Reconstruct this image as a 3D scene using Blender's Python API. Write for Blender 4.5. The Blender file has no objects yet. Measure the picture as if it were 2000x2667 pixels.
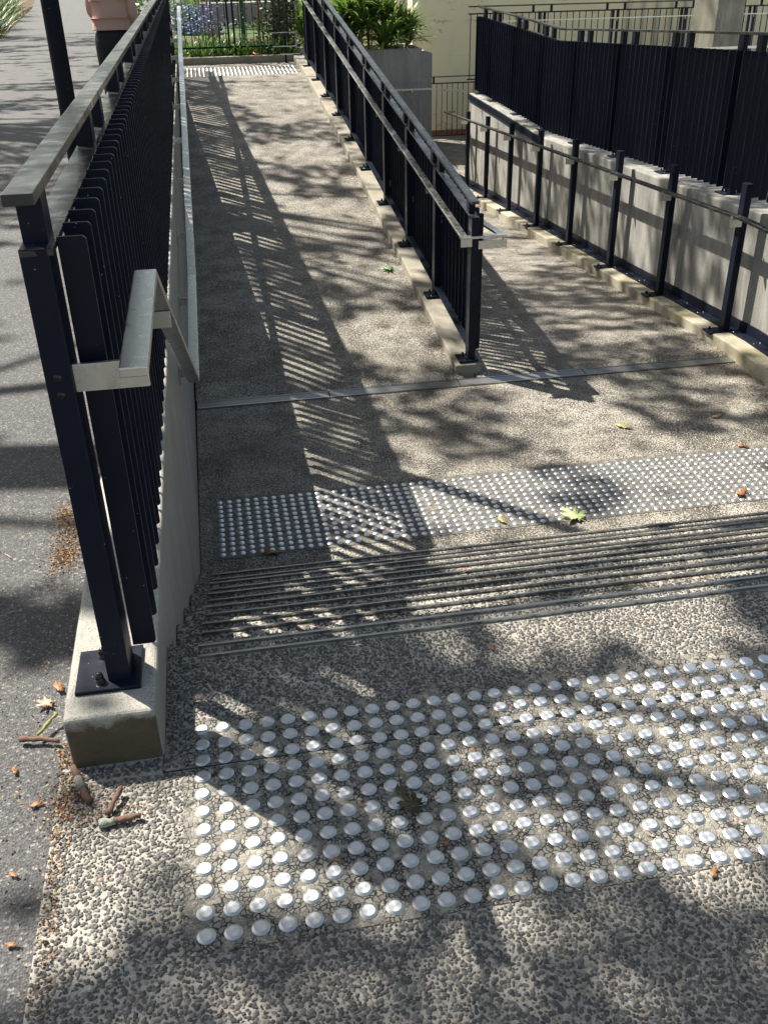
import bpy, bmesh, math, random
import numpy as np
from mathutils import Vector, Matrix
random.seed(7); RNG = np.random.default_rng(11)
sc = bpy.context.scene
COL = sc.collection
R = math.radians

# ------------------------------------------------------------------ camera
cam_d = bpy.data.cameras.new('camera'); cam = bpy.data.objects.new('camera', cam_d); COL.objects.link(cam)
sc.camera = cam
cam_d.sensor_fit = 'VERTICAL'; cam_d.sensor_height = 36; cam_d.lens = 36*2478.4/2667
cam_d.clip_start = .05; cam_d.clip_end = 500
az, pit, rol = .1692, .5288, -.0201
fw = Vector((math.sin(az)*math.cos(pit), math.cos(az)*math.cos(pit), -math.sin(pit)))
rt = Vector((math.cos(az), -math.sin(az), 0)); up = rt.cross(fw)
r2 = rt*math.cos(rol)+up*math.sin(rol); u2 = -rt*math.sin(rol)+up*math.cos(rol)
M = Matrix((r2, u2, -fw)).transposed().to_4x4(); M.translation = Vector((.1476, -1.7087, 1.5481))
cam.matrix_world = M
# ------------------------------------------------------------------ world, sun, exposure
SUN = Vector((-.55, .58, 1.0))
w = bpy.data.worlds.new('World'); sc.world = w; w.use_nodes = True
nt = w.node_tree; bg = nt.nodes['Background']
sky = nt.nodes.new('ShaderNodeTexSky'); sky.sky_type = 'NISHITA'; sky.sun_disc = False
sky.sun_elevation = math.atan2(1, math.hypot(.55, .58)); sky.sun_rotation = math.atan2(-.55, .58)
sky.altitude = 50; sky.air_density = 1.0; sky.dust_density = 1.5; sky.ozone_density = 1.0
tint = nt.nodes.new('ShaderNodeMix'); tint.data_type = 'RGBA'; tint.blend_type = 'MULTIPLY'; tint.inputs[0].default_value = 1
nt.links.new(sky.outputs[0], tint.inputs[6]); tint.inputs[7].default_value = (1.0, .88, .70, 1)
nt.links.new(tint.outputs[2], bg.inputs[0]); bg.inputs[1].default_value = .105
ld = bpy.data.lights.new('sun', 'SUN'); lo = bpy.data.objects.new('sun', ld); COL.objects.link(lo)
ld.energy = 5.0; ld.angle = R(.53); ld.color = (1, .93, .82)
lo.rotation_euler = SUN.to_track_quat('Z', 'Y').to_euler(); lo.location = (-6, 6, 12)
sc.view_settings.view_transform = 'Standard'; sc.view_settings.look = 'None'
sc.view_settings.exposure = 1.12; sc.view_settings.gamma = 1

# ------------------------------------------------------------------ profiles of the place (metres)
def lerp(pts, y):
    if y <= pts[0][0]: return pts[0][1]
    for (a, b), (c, d) in zip(pts, pts[1:]):
        if y <= c: return b+(d-b)*(y-a)/(c-a)
    return pts[-1][1]
RISE, TREAD, Y0 = .1817, .342, .34
def ramp_z(y): return lerp([(4.42, -1.09), (4.53, -1.062), (7.8, -.68), (11.1, -.29), (13.9, -.02), (15.7, .06)], y)
def ramp2_z(y): return lerp([(4.42, -1.09), (4.53, -1.066), (14.2, -1.76), (20, -1.86)], y)
def kerbm_z(y): return lerp([(4.53, -1.0), (7.8, -.6), (11.1, -.20), (14.3, .08), (15.7, .15)], y)
def kerbr_z(y): return lerp([(3.0, -.99), (4.5, -.985), (14.2, -1.66)], y)
def walltop_z(y): return lerp([(1.0, .03), (4.0, -.07), (5.2, -.135), (7.3, -.235), (9.9, -.365), (12, -.31), (13.6, -.28)], y)
def lx(y): return -.004*y                      # drift of the left wall
def rx(y): return .018*max(0, y-5)             # drift of the right wall

# ------------------------------------------------------------------ object helpers
def tag(o, label=None, cat=None, group=None, kind=None):
    if label: o['label'] = label
    if cat: o['category'] = cat
    if group: o['group'] = group
    if kind: o['kind'] = kind
    return o
def empty(name, loc=(0, 0, 0), label=None, cat=None, group=None):
    o = bpy.data.objects.new(name, None); COL.objects.link(o); o.location = loc; o.empty_display_size = .1
    return tag(o, label, cat, group)
class MB:
    def __init__(s): s.v = []; s.f = []
    def add(s, vs, fs):
        n = len(s.v); s.v += [tuple(v) for v in vs]; s.f += [tuple(i+n for i in f) for f in fs]; return s
    def hexa(s, p):     # 8 corners: bottom 4 ccw, top 4 ccw
        return s.add(p, [(3, 2, 1, 0), (4, 5, 6, 7), (0, 1, 5, 4), (1, 2, 6, 5), (2, 3, 7, 6), (3, 0, 4, 7)])
    def box(s, x0, x1, y0, y1, z0, z1):
        return s.hexa([(x0, y0, z0), (x1, y0, z0), (x1, y1, z0), (x0, y1, z0), (x0, y0, z1), (x1, y0, z1), (x1, y1, z1), (x0, y1, z1)])
    def slab(s, x0, x1, ys, ztop, thick, xf=None):      # follows a profile along y
        n = 0; vs = []
        for y in ys:
            d = xf(y) if xf else 0; z = ztop(y); t = thick(y) if callable(thick) else z-thick
            vs += [(x0+d, y, t), (x1+d, y, t), (x1+d, y, z), (x0+d, y, z)]
        k = len(ys); fs = [(0, 1, 2, 3), (4*k-1, 4*k-2, 4*k-3, 4*k-4)]
        for i in range(k-1):
            a = 4*i; b = a+4
            fs += [(a, a+1, b+1, b)[::-1], (a+1, a+2, b+2, b+1)[::-1], (a+2, a+3, b+3, b+2)[::-1], (a+3, a, b, b+3)[::-1]]
        return s.add(vs, [f[::-1] for f in fs])
    def bar(s, p, q, w, h, up=(0, 0, 1)):     # rectangular bar, centre line p-q
        p = Vector(p); q = Vector(q); d = (q-p).normalized(); u = Vector(up)
        side = d.cross(u)
        if side.length < 1e-4: side = d.cross(Vector((1, 0, 0)))
        side.normalize(); u = side.cross(d).normalized()
        a = side*w/2; b = u*h/2
        return s.hexa([p-a-b, p+a-b, q+a-b, q-a-b, p-a+b, p+a+b, q+a+b, q-a+b])
    def sweep(s, pts, w, h, wdirs=None):      # mitred flat bar through points; width dir horizontal
        P = [Vector(p) for p in pts]; n = len(P); vs = []
        for i in range(n):
            t = Vector((0, 0, 0))
            if i > 0: t += (P[i]-P[i-1]).normalized()
            if i < n-1: t += (P[i+1]-P[i]).normalized()
            t.normalize(); dd = (P[min(i+1, n-1)]-P[max(i-1, 0)]) if 0 else (P[i+1]-P[i] if i < n-1 else P[i]-P[i-1]).normalized()
            c = max(.4, t.dot(dd))
            side = Vector((t.y, -t.x, 0)); side.normalize(); u = side.cross(t).normalized()
            hs = 1/c if abs(dd.z-t.z) < .05 and abs(dd.x*t.y-dd.y*t.x) > .05 else 1
            us = 1/c if hs == 1 else 1
            a = side*w/2*hs; b = u*h/2*us
            vs += [P[i]-a-b, P[i]+a-b, P[i]+a+b, P[i]-a+b]
        fs = [(0, 1, 2, 3), (4*n-1, 4*n-2, 4*n-3, 4*n-4)]
        for i in range(n-1):
            a = 4*i; b = a+4
            for k in range(4): fs.append((a+k, b+k, b+(k+1) % 4, a+(k+1) % 4))
        return s.add(vs, fs)
    def tube(s, pts, rs, n=10, cap=True):
        P = [Vector(p) for p in pts]; base = len(s.v); vs = []; m = len(P)
        for i, p in enumerate(P):
            t = (P[min(i+1, m-1)]-P[max(i-1, 0)]).normalized()
            a = t.orthogonal().normalized() if i == 0 else (pa-t*pa.dot(t)).normalized()
            pa = a; b = t.cross(a); r = rs[i] if hasattr(rs, '__len__') else rs
            for k in range(n):
                an = 2*math.pi*k/n; vs.append(p+a*r*math.cos(an)+b*r*math.sin(an))
        fs = []
        for i in range(m-1):
            for k in range(n):
                fs.append((i*n+k, i*n+(k+1) % n, (i+1)*n+(k+1) % n, (i+1)*n+k))
        if cap: fs += [tuple(range(n))[::-1], tuple((m-1)*n+k for k in range(n))]
        return s.add(vs, fs)
    def lathe(s, prof, n=20, c=(0, 0, 0)):
        vs = []; fs = []; m = len(prof)
        for (r, z) in prof:
            for k in range(n):
                an = 2*math.pi*k/n; vs.append((c[0]+r*math.cos(an), c[1]+r*math.sin(an), c[2]+z))
        for i in range(m-1):
            for k in range(n): fs.append((i*n+k, i*n+(k+1) % n, (i+1)*n+(k+1) % n, (i+1)*n+k))
        fs.append(tuple((m-1)*n+k for k in range(n)))
        return s.add(vs, fs)
    def build(s, name, mat, parent=None, smooth=False, bevel=0, seg=2, tri=False):
        me = bpy.data.meshes.new(name); me.from_pydata(s.v, [], s.f); me.update()
        if mat: me.materials.append(mat)
        if smooth: me.polygons.foreach_set('use_smooth', [True]*len(me.polygons))
        bm = bmesh.new(); bm.from_mesh(me); bmesh.ops.recalc_face_normals(bm, faces=bm.faces); bm.to_mesh(me); bm.free()
        o = bpy.data.objects.new(name, me); COL.objects.link(o)
        if parent: o.parent = parent; o.matrix_parent_inverse = Matrix.Identity(4); 
        if bevel:
            md = o.modifiers.new('bevel', 'BEVEL'); md.width = bevel; md.segments = seg; md.limit_method = 'ANGLE'; md.angle_limit = R(40)
            md.harden_normals = False
        return o
def raw(name, V, F, mat, parent=None, smooth=False):
    """numpy mesh: V (n,3), F (m,k) all the same k"""
    me = bpy.data.meshes.new(name); V = np.asarray(V, np.float32); F = np.asarray(F, np.int32)
    me.vertices.add(len(V)); me.vertices.foreach_set('co', V.ravel())
    me.loops.add(F.size); me.loops.foreach_set('vertex_index', F.ravel())
    me.polygons.add(len(F)); me.polygons.foreach_set('loop_start', np.arange(0, F.size, F.shape[1], dtype=np.int32))
    if smooth: me.polygons.foreach_set('use_smooth', np.ones(len(F), bool))
    me.update(calc_edges=True); me.validate()
    if mat: me.materials.append(mat)
    o = bpy.data.objects.new(name, me); COL.objects.link(o)
    if parent: o.parent = parent
    return o

def leafquads(P, s, rng):
    n = len(P); nn = rng.normal(size=(n, 3)); nn[:, 2] = np.abs(nn[:, 2])+.6; nn /= np.linalg.norm(nn, axis=1)[:, None]
    r = rng.normal(size=(n, 3)); a = np.cross(nn, r); a /= np.linalg.norm(a, axis=1)[:, None]; b = np.cross(nn, a)
    L = s*rng.uniform(.7, 1.25, n)[:, None]
    V = np.stack([P-a*L, P-b*L*.55+a*L*.1, P+a*L, P+b*L*.55+a*L*.1], 1).reshape(-1, 3); F = np.arange(4*n).reshape(-1, 4); return V, F

# ------------------------------------------------------------------ materials
class N:
    def __init__(s, name):
        s.m = bpy.data.materials.new(name); s.m.use_nodes = True; s.t = s.m.node_tree
        s.b = s.t.nodes['Principled BSDF']; s.geo = s.t.nodes.new('ShaderNodeNewGeometry')
    def n(s, typ, **k):
        nd = s.t.nodes.new(typ)
        for a, v in k.items(): setattr(nd, a, v)
        return nd
    def L(s, a, b): s.t.links.new(a, b)
    def pos(s): return s.geo.outputs['Position']
    def mp(s, vec, scale=(1, 1, 1), rot=(0, 0, 0), loc=(0, 0, 0)):
        m = s.n('ShaderNodeMapping'); s.L(vec, m.inputs[0]); m.inputs['Scale'].default_value = scale
        m.inputs['Rotation'].default_value = rot; m.inputs['Location'].default_value = loc; return m.outputs[0]
    def noise(s, vec, scale, det=3, rough=.5, out='Fac', dist=0):
        m = s.n('ShaderNodeTexNoise'); s.L(vec, m.inputs['Vector']); m.inputs['Scale'].default_value = scale
        m.inputs['Detail'].default_value = det; m.inputs['Roughness'].default_value = rough; m.inputs['Distortion'].default_value = dist
        return m.outputs[out]
    def vor(s, vec, scale, feat='F1', out='Distance', rnd=1):
        m = s.n('ShaderNodeTexVoronoi'); m.feature = feat; s.L(vec, m.inputs['Vector']); m.inputs['Scale'].default_value = scale
        m.inputs['Randomness'].default_value = rnd; return m.outputs[out]
    def ramp(s, fac, stops, interp='LINEAR'):
        m = s.n('ShaderNodeValToRGB'); s.L(fac, m.inputs[0]); m.color_ramp.interpolation = interp
        e = m.color_ramp.elements
        for i, (p, c) in enumerate(stops):
            if i > 1: e.new(p)
            e[i].position = p
            e[i].color = (c, c, c, 1) if not hasattr(c, '__len__') else (*c, 1)
        return m.outputs[0]
    def mix(s, f, a, b, blend='MIX'):
        m = s.n('ShaderNodeMix', data_type='RGBA', blend_type=blend)
        if hasattr(f, 'links'): s.L(f, m.inputs[0])
        else: m.inputs[0].default_value = f
        for k, x in ((6, a), (7, b)):
            if hasattr(x, 'links'): s.L(x, m.inputs[k])
            else: m.inputs[k].default_value = (*x, 1) if hasattr(x, '__len__') else (x, x, x, 1)
        return m.outputs[2]
    def math(s, op, a, b=0, c=None, clamp=False):
        m = s.n('ShaderNodeMath', operation=op); m.use_clamp = clamp
        for k, x in ((0, a), (1, b), (2, c)):
            if x is None: continue
            if hasattr(x, 'links'): s.L(x, m.inputs[k])
            else: m.inputs[k].default_value = x
        return m.outputs[0]
    def bump(s, h, dist=.002, strength=1, prev=None):
        m = s.n('ShaderNodeBump'); s.L(h, m.inputs['Height']); m.inputs['Distance'].default_value = dist; m.inputs['Strength'].default_value = strength
        if prev: s.L(prev, m.inputs['Normal'])
        return m.outputs[0]
    def done(s, col=None, rough=None, nrm=None, metal=None, spec=None):
        for key, x in (('Base Color', col), ('Roughness', rough), ('Normal', nrm), ('Metallic', metal), ('Specular IOR Level', spec)):
            if x is None: continue
            if hasattr(x, 'links'): s.L(x, s.b.inputs[key])
            else: s.b.inputs[key].default_value = (*x, 1) if hasattr(x, '__len__') else x
        return s.m
def simple(name, col, rough=.6, metal=0, var=.15, scale=8, bump=0, bscale=200):
    k = N(name); n = k.noise(k.pos(), scale, 4)
    c = k.mix(n, tuple(x*(1-var) for x in col), tuple(min(1, x*(1+var)) for x in col))
    nr = k.bump(k.noise(k.pos(), bscale, 3), bump) if bump else None
    return k.done(c, rough, nr, metal)

CEM_A, CEM_B = (.33, .312, .268), (.55, .525, .465)
def aggregate(name, scale, cover, near=None, tone=1.0, pamp=.55):
    k = N(name); p = k.pos()
    warp = k.mix(.12/scale*8, p, k.noise(p, scale*.35, 2, out='Color'), 'ADD')
    d = k.vor(warp, scale); cc = k.vor(warp, scale, out='Color')
    sep = k.n('ShaderNodeSeparateColor'); k.L(cc, sep.inputs[0])
    patch = k.noise(p, 5, 3)
    thr = k.math('ADD', k.math('MULTIPLY', sep.outputs[0], .22), k.math('MULTIPLY', patch, pamp))
    thr = k.math('ADD', thr, cover-.30+(.55-pamp)*.5)
    mask = k.math('MULTIPLY', k.math('SUBTRACT', thr, d), 20, clamp=True)
    peb = k.ramp(sep.outputs[1], [(0, (.028*tone, .026*tone, .023*tone)), (.55, (.066*tone, .062*tone, .055*tone)), (.88, (.125*tone, .115*tone, .10*tone)), (1, (.20*tone, .155*tone, .11*tone))])
    cem = k.mix(k.noise(p, 60, 4, .7), tuple(x*tone for x in CEM_A), tuple(x*tone for x in CEM_B))
    cem = k.mix(k.ramp(k.vor(p, 260), [(.16, .9), (.32, 0)]), cem, (.14, .128, .105)); cem = k.mix(k.ramp(k.noise(p, 190, 4, .75), [(.40, .7), (.52, 0)]), cem, (.20, .185, .15)); cem = k.mix(k.ramp(k.vor(p, 330), [(.12, .9), (.25, 0)]), cem, (.07, .066, .06))
    col = k.mix(mask, cem, peb)
    dirt = k.noise(p, 1.7, 5, .6); col = k.mix(k.ramp(dirt, [(.42, 0), (.75, .5)]), col, (.085, .07, .05))
    hgt = k.math('MULTIPLY', mask, k.math('SUBTRACT', 1, d))
    nr = k.bump(hgt, .0035, .9, k.bump(k.noise(p, 420, 3, .7), .0012, .8))
    rough = k.mix(mask, .95, .6)
    if near:      # bare cement where real pebbles are set in the sheet
        s2 = k.n('ShaderNodeSeparateXYZ'); k.L(p, s2.inputs[0])
        def win(o, a, b): return k.math('MULTIPLY', k.math('GREATER_THAN', o, a), k.math('LESS_THAN', o, b))
        m = k.math('MULTIPLY', win(s2.outputs[0], near[0], near[1]), win(s2.outputs[1], near[2], near[3]))
        col = k.mix(m, col, k.mix(k.ramp(dirt, [(.42, 0), (.75, .4)]), cem, (.10, .088, .068)))
        nr2 = k.bump(k.noise(p, 420, 3, .7), .0015, .8)
        vm = k.n('ShaderNodeMix', data_type='VECTOR'); k.L(m, vm.inputs[0]); k.L(nr, vm.inputs[4]); k.L(nr2, vm.inputs[5]); nr = vm.outputs[1]
    k.done(col, rough, nr); return k.m
M_AGG_L = aggregate('exposed_aggregate_coarse', 105, .44, near=(-.31, 1.615, -.978, .345))
M_AGG_S = aggregate('exposed_aggregate_steps', 108, .50, tone=1.0)
M_AGG_R = aggregate('exposed_aggregate_fine', 112, .50, tone=1.0, pamp=.8)
def crackle(name, scale, tone=1, gw=1, gd=(.016, .015, .014)):
    k = N(name); p = k.pos()
    warp = k.mix(.02, p, k.noise(p, 40, 2, out='Color'), 'ADD')
    e = k.vor(warp, scale, 'DISTANCE_TO_EDGE'); cc = k.vor(warp, scale, out='Color')
    sep = k.n('ShaderNodeSeparateColor'); k.L(cc, sep.inputs[0])
    stone = k.ramp(sep.outputs[0], [(0, (.085*tone, .082*tone, .076*tone)), (.5, (.16*tone, .155*tone, .14*tone)), (.75, (.24*tone, .23*tone, .20*tone)), (1, (.38*tone, .355*tone, .30*tone))])
    stone = k.mix(k.noise(p, 300, 3), stone, (.2*tone, .19*tone, .165*tone))
    gap = k.ramp(e, [(.05*gw, 1), (.115*gw, 0)]); gcol = k.mix(k.ramp(k.noise(p, 22, 3), [(.5, 0), (.62, 1)]), gd, (.33, .30, .25))
    col = k.mix(gap, stone, gcol)
    cm = k.ramp(k.noise(p, 28, 4, .65), [(.58, 0), (.66, .7)]); col = k.mix(cm, col, (.42*tone, .39*tone, .33*tone))
    nr = k.bump(k.ramp(e, [(0, 0), (.12, 1)]), .0018, .8, k.bump(k.noise(p, 500, 3), .0006, .6))
    return k.done(col, .8, nr)
M_PAD_U = crackle('ground_aggregate_pad', 92)
M_PAD_L = crackle('ground_aggregate_pad_fine', 130, .85, .8, (.06, .055, .045))
def asphalt():
    k = N('asphalt'); p = k.pos()
    d = k.vor(p, 190); cc = k.vor(p, 190, out='Color'); sep = k.n('ShaderNodeSeparateColor'); k.L(cc, sep.inputs[0])
    c = k.ramp(sep.outputs[0], [(0, (.029, .030, .032)), (.5, (.060, .062, .066)), (.9, (.115, .116, .12)), (1, (.28, .27, .25))])
    c = k.mix(k.ramp(k.noise(p, 1.1, 5, .6), [(.35, 0), (.8, .3)]), c, (.13, .13, .125))
    nr = k.bump(d, .003, .9, k.bump(k.noise(p, 60, 3), .003, .5))
    return k.done(c, .78, nr)
M_ASPH = asphalt()
def concrete(name, a, b, speck=0, streak=0, bump=.0008, moss=0, rough=.85):
    k = N(name); p = k.pos()
    c = k.mix(k.ramp(k.noise(p, 3.2, 6, .6), [(.3, 0), (.7, 1)]), a, b)
    c = k.mix(k.ramp(k.noise(p, 45, 4, .7), [(.35, .35), (.65, 0)]), c, tuple(x*.62 for x in a))
    if streak:
        q = k.mp(p, (5, 5, .6)); s = k.noise(q, 1.6, 6, .7, dist=.6)
        c = k.mix(k.ramp(s, [(.45, 0), (.7, streak)]), c, tuple(x*1.45 for x in b))
        c = k.mix(k.ramp(s, [(.25, streak), (.42, 0)]), c, tuple(x*.55 for x in a))
    if speck:
        c = k.mix(k.ramp(k.vor(p, 210), [(.20, speck), (.32, 0)]), c, (.06, .056, .05))
    if moss:
        c = k.mix(k.ramp(k.noise(p, 2.3, 5, .65), [(.48, 0), (.66, moss)]), c, (.16, .14, .05))
    h = k.noise(p, 160, 5, .75)
    nr = k.bump(h, bump*2, .8, k.bump(k.noise(p, 12, 4), .004, .35))
    if speck: nr = k.bump(k.ramp(k.vor(p, 330), [(.1, 0), (.35, 1)]), .0012, .7, nr)
    return k.done(c, rough, nr)
M_KERB = concrete('speckled_kerb_concrete', (.31, .30, .27), (.47, .455, .41), speck=.9, streak=.15)
M_WALLIN = concrete('board_marked_concrete', (.23, .215, .195), (.33, .31, .28), speck=.3, streak=.12)
M_KERBM = concrete('kerb_concrete', (.25, .23, .185), (.38, .355, .30), moss=.3, streak=.25, speck=.3)
M_KERBR = concrete('mossy_kerb_concrete', (.30, .28, .21), (.44, .415, .33), moss=.65, streak=.25, speck=.3)
M_WALLR = concrete('streaked_wall_concrete', (.185, .184, .172), (.33, .325, .30), streak=.55)
M_PLANT = concrete('planter_concrete', (.24, .235, .225), (.33, .325, .31), streak=.5)
M_COLU = concrete('column_concrete', (.15, .145, .115), (.27, .26, .21), streak=.5)
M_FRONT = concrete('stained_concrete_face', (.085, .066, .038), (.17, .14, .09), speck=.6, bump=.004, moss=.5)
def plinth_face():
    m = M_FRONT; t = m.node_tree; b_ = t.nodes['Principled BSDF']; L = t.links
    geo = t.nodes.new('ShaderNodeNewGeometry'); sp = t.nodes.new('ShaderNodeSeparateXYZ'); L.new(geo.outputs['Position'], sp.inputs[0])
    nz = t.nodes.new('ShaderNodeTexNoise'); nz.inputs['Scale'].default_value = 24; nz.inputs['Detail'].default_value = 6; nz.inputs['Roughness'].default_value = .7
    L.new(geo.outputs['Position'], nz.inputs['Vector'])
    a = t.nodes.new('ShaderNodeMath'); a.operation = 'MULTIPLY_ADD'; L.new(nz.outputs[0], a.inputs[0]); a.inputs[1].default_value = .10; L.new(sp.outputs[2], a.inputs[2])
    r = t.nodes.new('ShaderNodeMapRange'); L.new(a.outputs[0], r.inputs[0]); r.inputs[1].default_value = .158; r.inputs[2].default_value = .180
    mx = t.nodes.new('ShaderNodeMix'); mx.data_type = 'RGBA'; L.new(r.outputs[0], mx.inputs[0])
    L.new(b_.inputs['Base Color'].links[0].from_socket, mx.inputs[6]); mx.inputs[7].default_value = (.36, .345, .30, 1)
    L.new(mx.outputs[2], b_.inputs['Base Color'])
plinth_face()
def render_wall():
    k = N('cream_painted_render'); p = k.pos()
    c = k.mix(k.noise(p, 1.2, 5), (.84, .71, .46), (.88, .78, .55))
    c = k.mix(k.ramp(k.noise(k.mp(p, (1, 1, .25)), 5, 5, .7), [(.55, 0), (.8, .35)]), c, (.42, .37, .26))
    crack = k.math('ABSOLUTE', k.math('SUBTRACT', k.noise(k.mp(p, (1, 1, 2.2)), 1.3, 6, .62), .5))
    cm = k.ramp(crack, [(.0, 1), (.006, 0)])
    cm = k.math('MULTIPLY', cm, k.ramp(k.noise(p, .9, 2), [(.52, 0), (.6, 1)]))
    c = k.mix(cm, c, (.16, .13, .09))
    return k.done(c, .8, k.bump(k.noise(p, 30, 5, .6), .004, .6, k.bump(cm, -.006)))
M_CREAM = render_wall()
def paint():
    k = N('navy_black_powder_coat'); p = k.pos()
    c = k.mix(k.noise(p, 6, 4), (.006, .009, .019), (.009, .013, .026))
    dust = k.ramp(k.vor(p, 55), [(.05, 1), (.085, 0)]); pick = k.ramp(k.noise(p, 9, 2), [(.50, 0), (.56, 1)])
    dm = k.math('MULTIPLY', dust, pick); c = k.mix(dm, c, (.42, .41, .38))
    return k.done(c, k.ramp(k.noise(p, 25, 4), [(.3, .32), (.7, .48)]), k.bump(k.noise(p, 240, 2), .0003, .35), spec=.16)
M_PAINT = paint()
def railpaint():
    k = N('rail_paint_sky_sheen'); p = k.pos()
    c = k.mix(k.ramp(k.noise(p, 14, 5, .6), [(.35, 0), (.7, 1)]), (.014, .016, .017), (.040, .043, .042))  # same navy paint, lightened to patchy grey to stand in for reflected sky
    sc_ = k.ramp(k.noise(k.mp(p, (60, 8, 60)), 3, 3, .7), [(.66, 0), (.74, .6)]); c = k.mix(sc_, c, (.22, .22, .2))
    return k.done(c, k.ramp(k.noise(p, 18, 4), [(.3, .22), (.7, .42)]), k.bump(k.noise(p, 35, 3), .0012, .5), spec=.6)
M_RAIL = railpaint()
def steel(name, tone=.62, rough=.34, rad=False):
    k = N(name); p = k.pos()
    br = k.noise(k.mp(p, (400, 12, 400)), 1, 2, .5)
    c = k.mix(br, (tone*.86, tone*.88, tone*.86), (tone*1.08, tone*1.09, tone*1.06))
    c = k.mix(k.ramp(k.noise(p, 22, 5, .7), [(.58, 0), (.8, .5)]), c, (.34, .32, .28))
    return k.done(c, k.ramp(k.noise(p, 30, 4), [(.3, rough-.07), (.7, rough+.1)]), k.bump(br, .0002, .3), metal=1)
M_STEEL = steel('brushed_stainless_steel', .64, .31)
M_DSTEEL = steel('tarnished_dark_steel', .26, .3)
M_STRIP = steel('worn_steel_strip', .42, .34)
def studm():
    k = N('turned_stainless_stud'); tc = k.n('ShaderNodeTexCoord')
    tan = k.n('ShaderNodeTangent'); tan.direction_type = 'RADIAL'; tan.axis = 'Z'
    p = k.pos(); oi = k.n('ShaderNodeObjectInfo')
    c = k.mix(k.noise(p, 30, 3), (.52, .55, .60), (.68, .70, .74))
    c = k.mix(k.ramp(k.noise(p, 260, 4, .7), [(.6, 0), (.75, .5)]), c, (.42, .42, .42))
    k.done(c, k.ramp(oi.outputs['Random'], [(0, .38), (1, .56)]), metal=.82)
    k.b.inputs['Anisotropic'].default_value = .35; k.L(tan.outputs[0], k.b.inputs['Tangent'])
    k.L(k.bump(k.noise(p, 900, 2), .0002, .3), k.b.inputs['Normal'])
    return k.m
M_STUD = studm()
M_RIM = steel('dull_stud_rim', .56, .42)
M_STUD2 = simple('small_steel_stud', (.70, .72, .76), .36, .9, .15, 40)
M_CHROME = simple('black_dome_nut', (.03, .03, .033), .15, .6, .2, 60)
def leafm(name, cols, rough=.45, trans=.25):
    k = N(name); oi = k.n('ShaderNodeObjectInfo'); p = k.pos()
    c = k.ramp(k.noise(p, 11, 3, .6), [(.3, cols[0]), (.5, cols[1]), (.72, cols[2])])
    k.done(c, rough, spec=.5)
    if trans: 
        tr = k.n('ShaderNodeBsdfTranslucent'); k.L(c, tr.inputs[0]); mx = k.n('ShaderNodeMixShader'); mx.inputs[0].default_value = trans
        k.L(k.b.outputs[0], mx.inputs[1]); k.L(tr.outputs[0], mx.inputs[2]); k.L(mx.outputs[0], k.t.nodes['Material Output'].inputs[0])
    return k.m
M_CANOPY = leafm('tree_leaf', ((.05, .09, .025), (.07, .13, .035), (.10, .16, .05)), .5, .12)
M_STRAP = leafm('strap_leaf', ((.08, .15, .03), (.16, .27, .05), (.32, .38, .10)), .4, .4)
M_LIRI = leafm('turf_lily_leaf', ((.035, .07, .018), (.07, .13, .03), (.13, .19, .055)), .4, .25)
M_BED = leafm('garden_bed_leaf', ((.05, .11, .02), (.10, .22, .04), (.24, .34, .08)), .35, .3)
M_DARKLEAF = leafm('shrub_leaf', ((.015, .03, .01), (.03, .055, .018), (.06, .09, .03)), .5, .2)
M_FLOWER = simple('lavender_petal', (.30, .32, .62), .6, 0, .3, 40)
M_BARK = concrete('grey_brown_bark', (.09, .075, .055), (.19, .165, .125), streak=.5, bump=.004)
M_CANE = simple('cane_stem', (.28, .22, .10), .6, 0, .35, 12)
M_GPOST = simple('green_post_paint', (.04, .10, .045), .5, 0, .2, 10)
M_LAWN = simple('lawn', (.055, .10, .025), .9, 0, .5, 6, .01, 60)
M_MULCH = simple('bark_mulch', (.10, .065, .042), .95, 0, .6, 30, .01, 90)
M_SOIL = simple('dark_soil', (.035, .028, .02), .95, 0, .5, 30, .01, 90)
M_JOINT = simple('joint_dirt', (.012, .010, .008), .95, 0, .4, 60)
M_BRICK = simple('red_brick', (.30, .12, .075), .9, 0, .45, 9, .003, 60)
M_PIPE = simple('white_pipe_paint', (.72, .68, .58), .5, 0, .1, 10)

# ------------------------------------------------------------------ setting: ground sheets
def sheet(name, x0, x1, ys, zf, mat, kind='structure', nx=1):
    V = []; F = []
    for y in ys:
        for i in range(nx+1): V.append((x0+(x1-x0)*i/nx, y, zf(y)))
    for j in range(len(ys)-1):
        for i in range(nx):
            a = j*(nx+1)+i; F.append((a, a+1, a+nx+2, a+nx+1))
    return tag(raw(name, V, F, mat), kind=kind)
# wide ground under everything (soil level well below the terraces), reaching the horizon
ground = sheet('ground', -250, 250, [-250, 250], lambda y: -2.4, M_SOIL)
ae = [(-30, -4.3), (-.08, -4.3), (10, -4.3), (20, -4.0), (24, -4.3), (32, -5.0), (42, -5.9), (60, -8)]
asph = tag(raw('asphalt_path', [(x, y, -.004) for y, e in ae for x in (e, -.27)], [(2*i, 2*i+1, 2*i+3, 2*i+2) for i in range(len(ae)-1)], M_ASPH), kind='structure')
MB().box(-.31, 6.5, -14, -.119, -.25, 0).box(-.31, -.0865, -.119, -.064, -.25, -.0002).build('paved_landing', M_AGG_L, bevel=.003)['kind'] = 'structure'
tag(MB().slab(-.09, 3.84, [2.05, 4.352], lambda y: -1.09, .2).build('lower_landing', M_AGG_R), kind='structure')
ysr = [4.47, 4.53, 5.6, 6.7, 7.8, 9, 10, 11.1, 12, 13, 13.9, 14.8, 15.72]
tag(MB().slab(-.09, 1.80, ysr, ramp_z, .25).build('upper_ramp', M_AGG_R), kind='structure')
ys2 = [4.47, 4.53, 7, 10, 14.2, 20.2]
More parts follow.
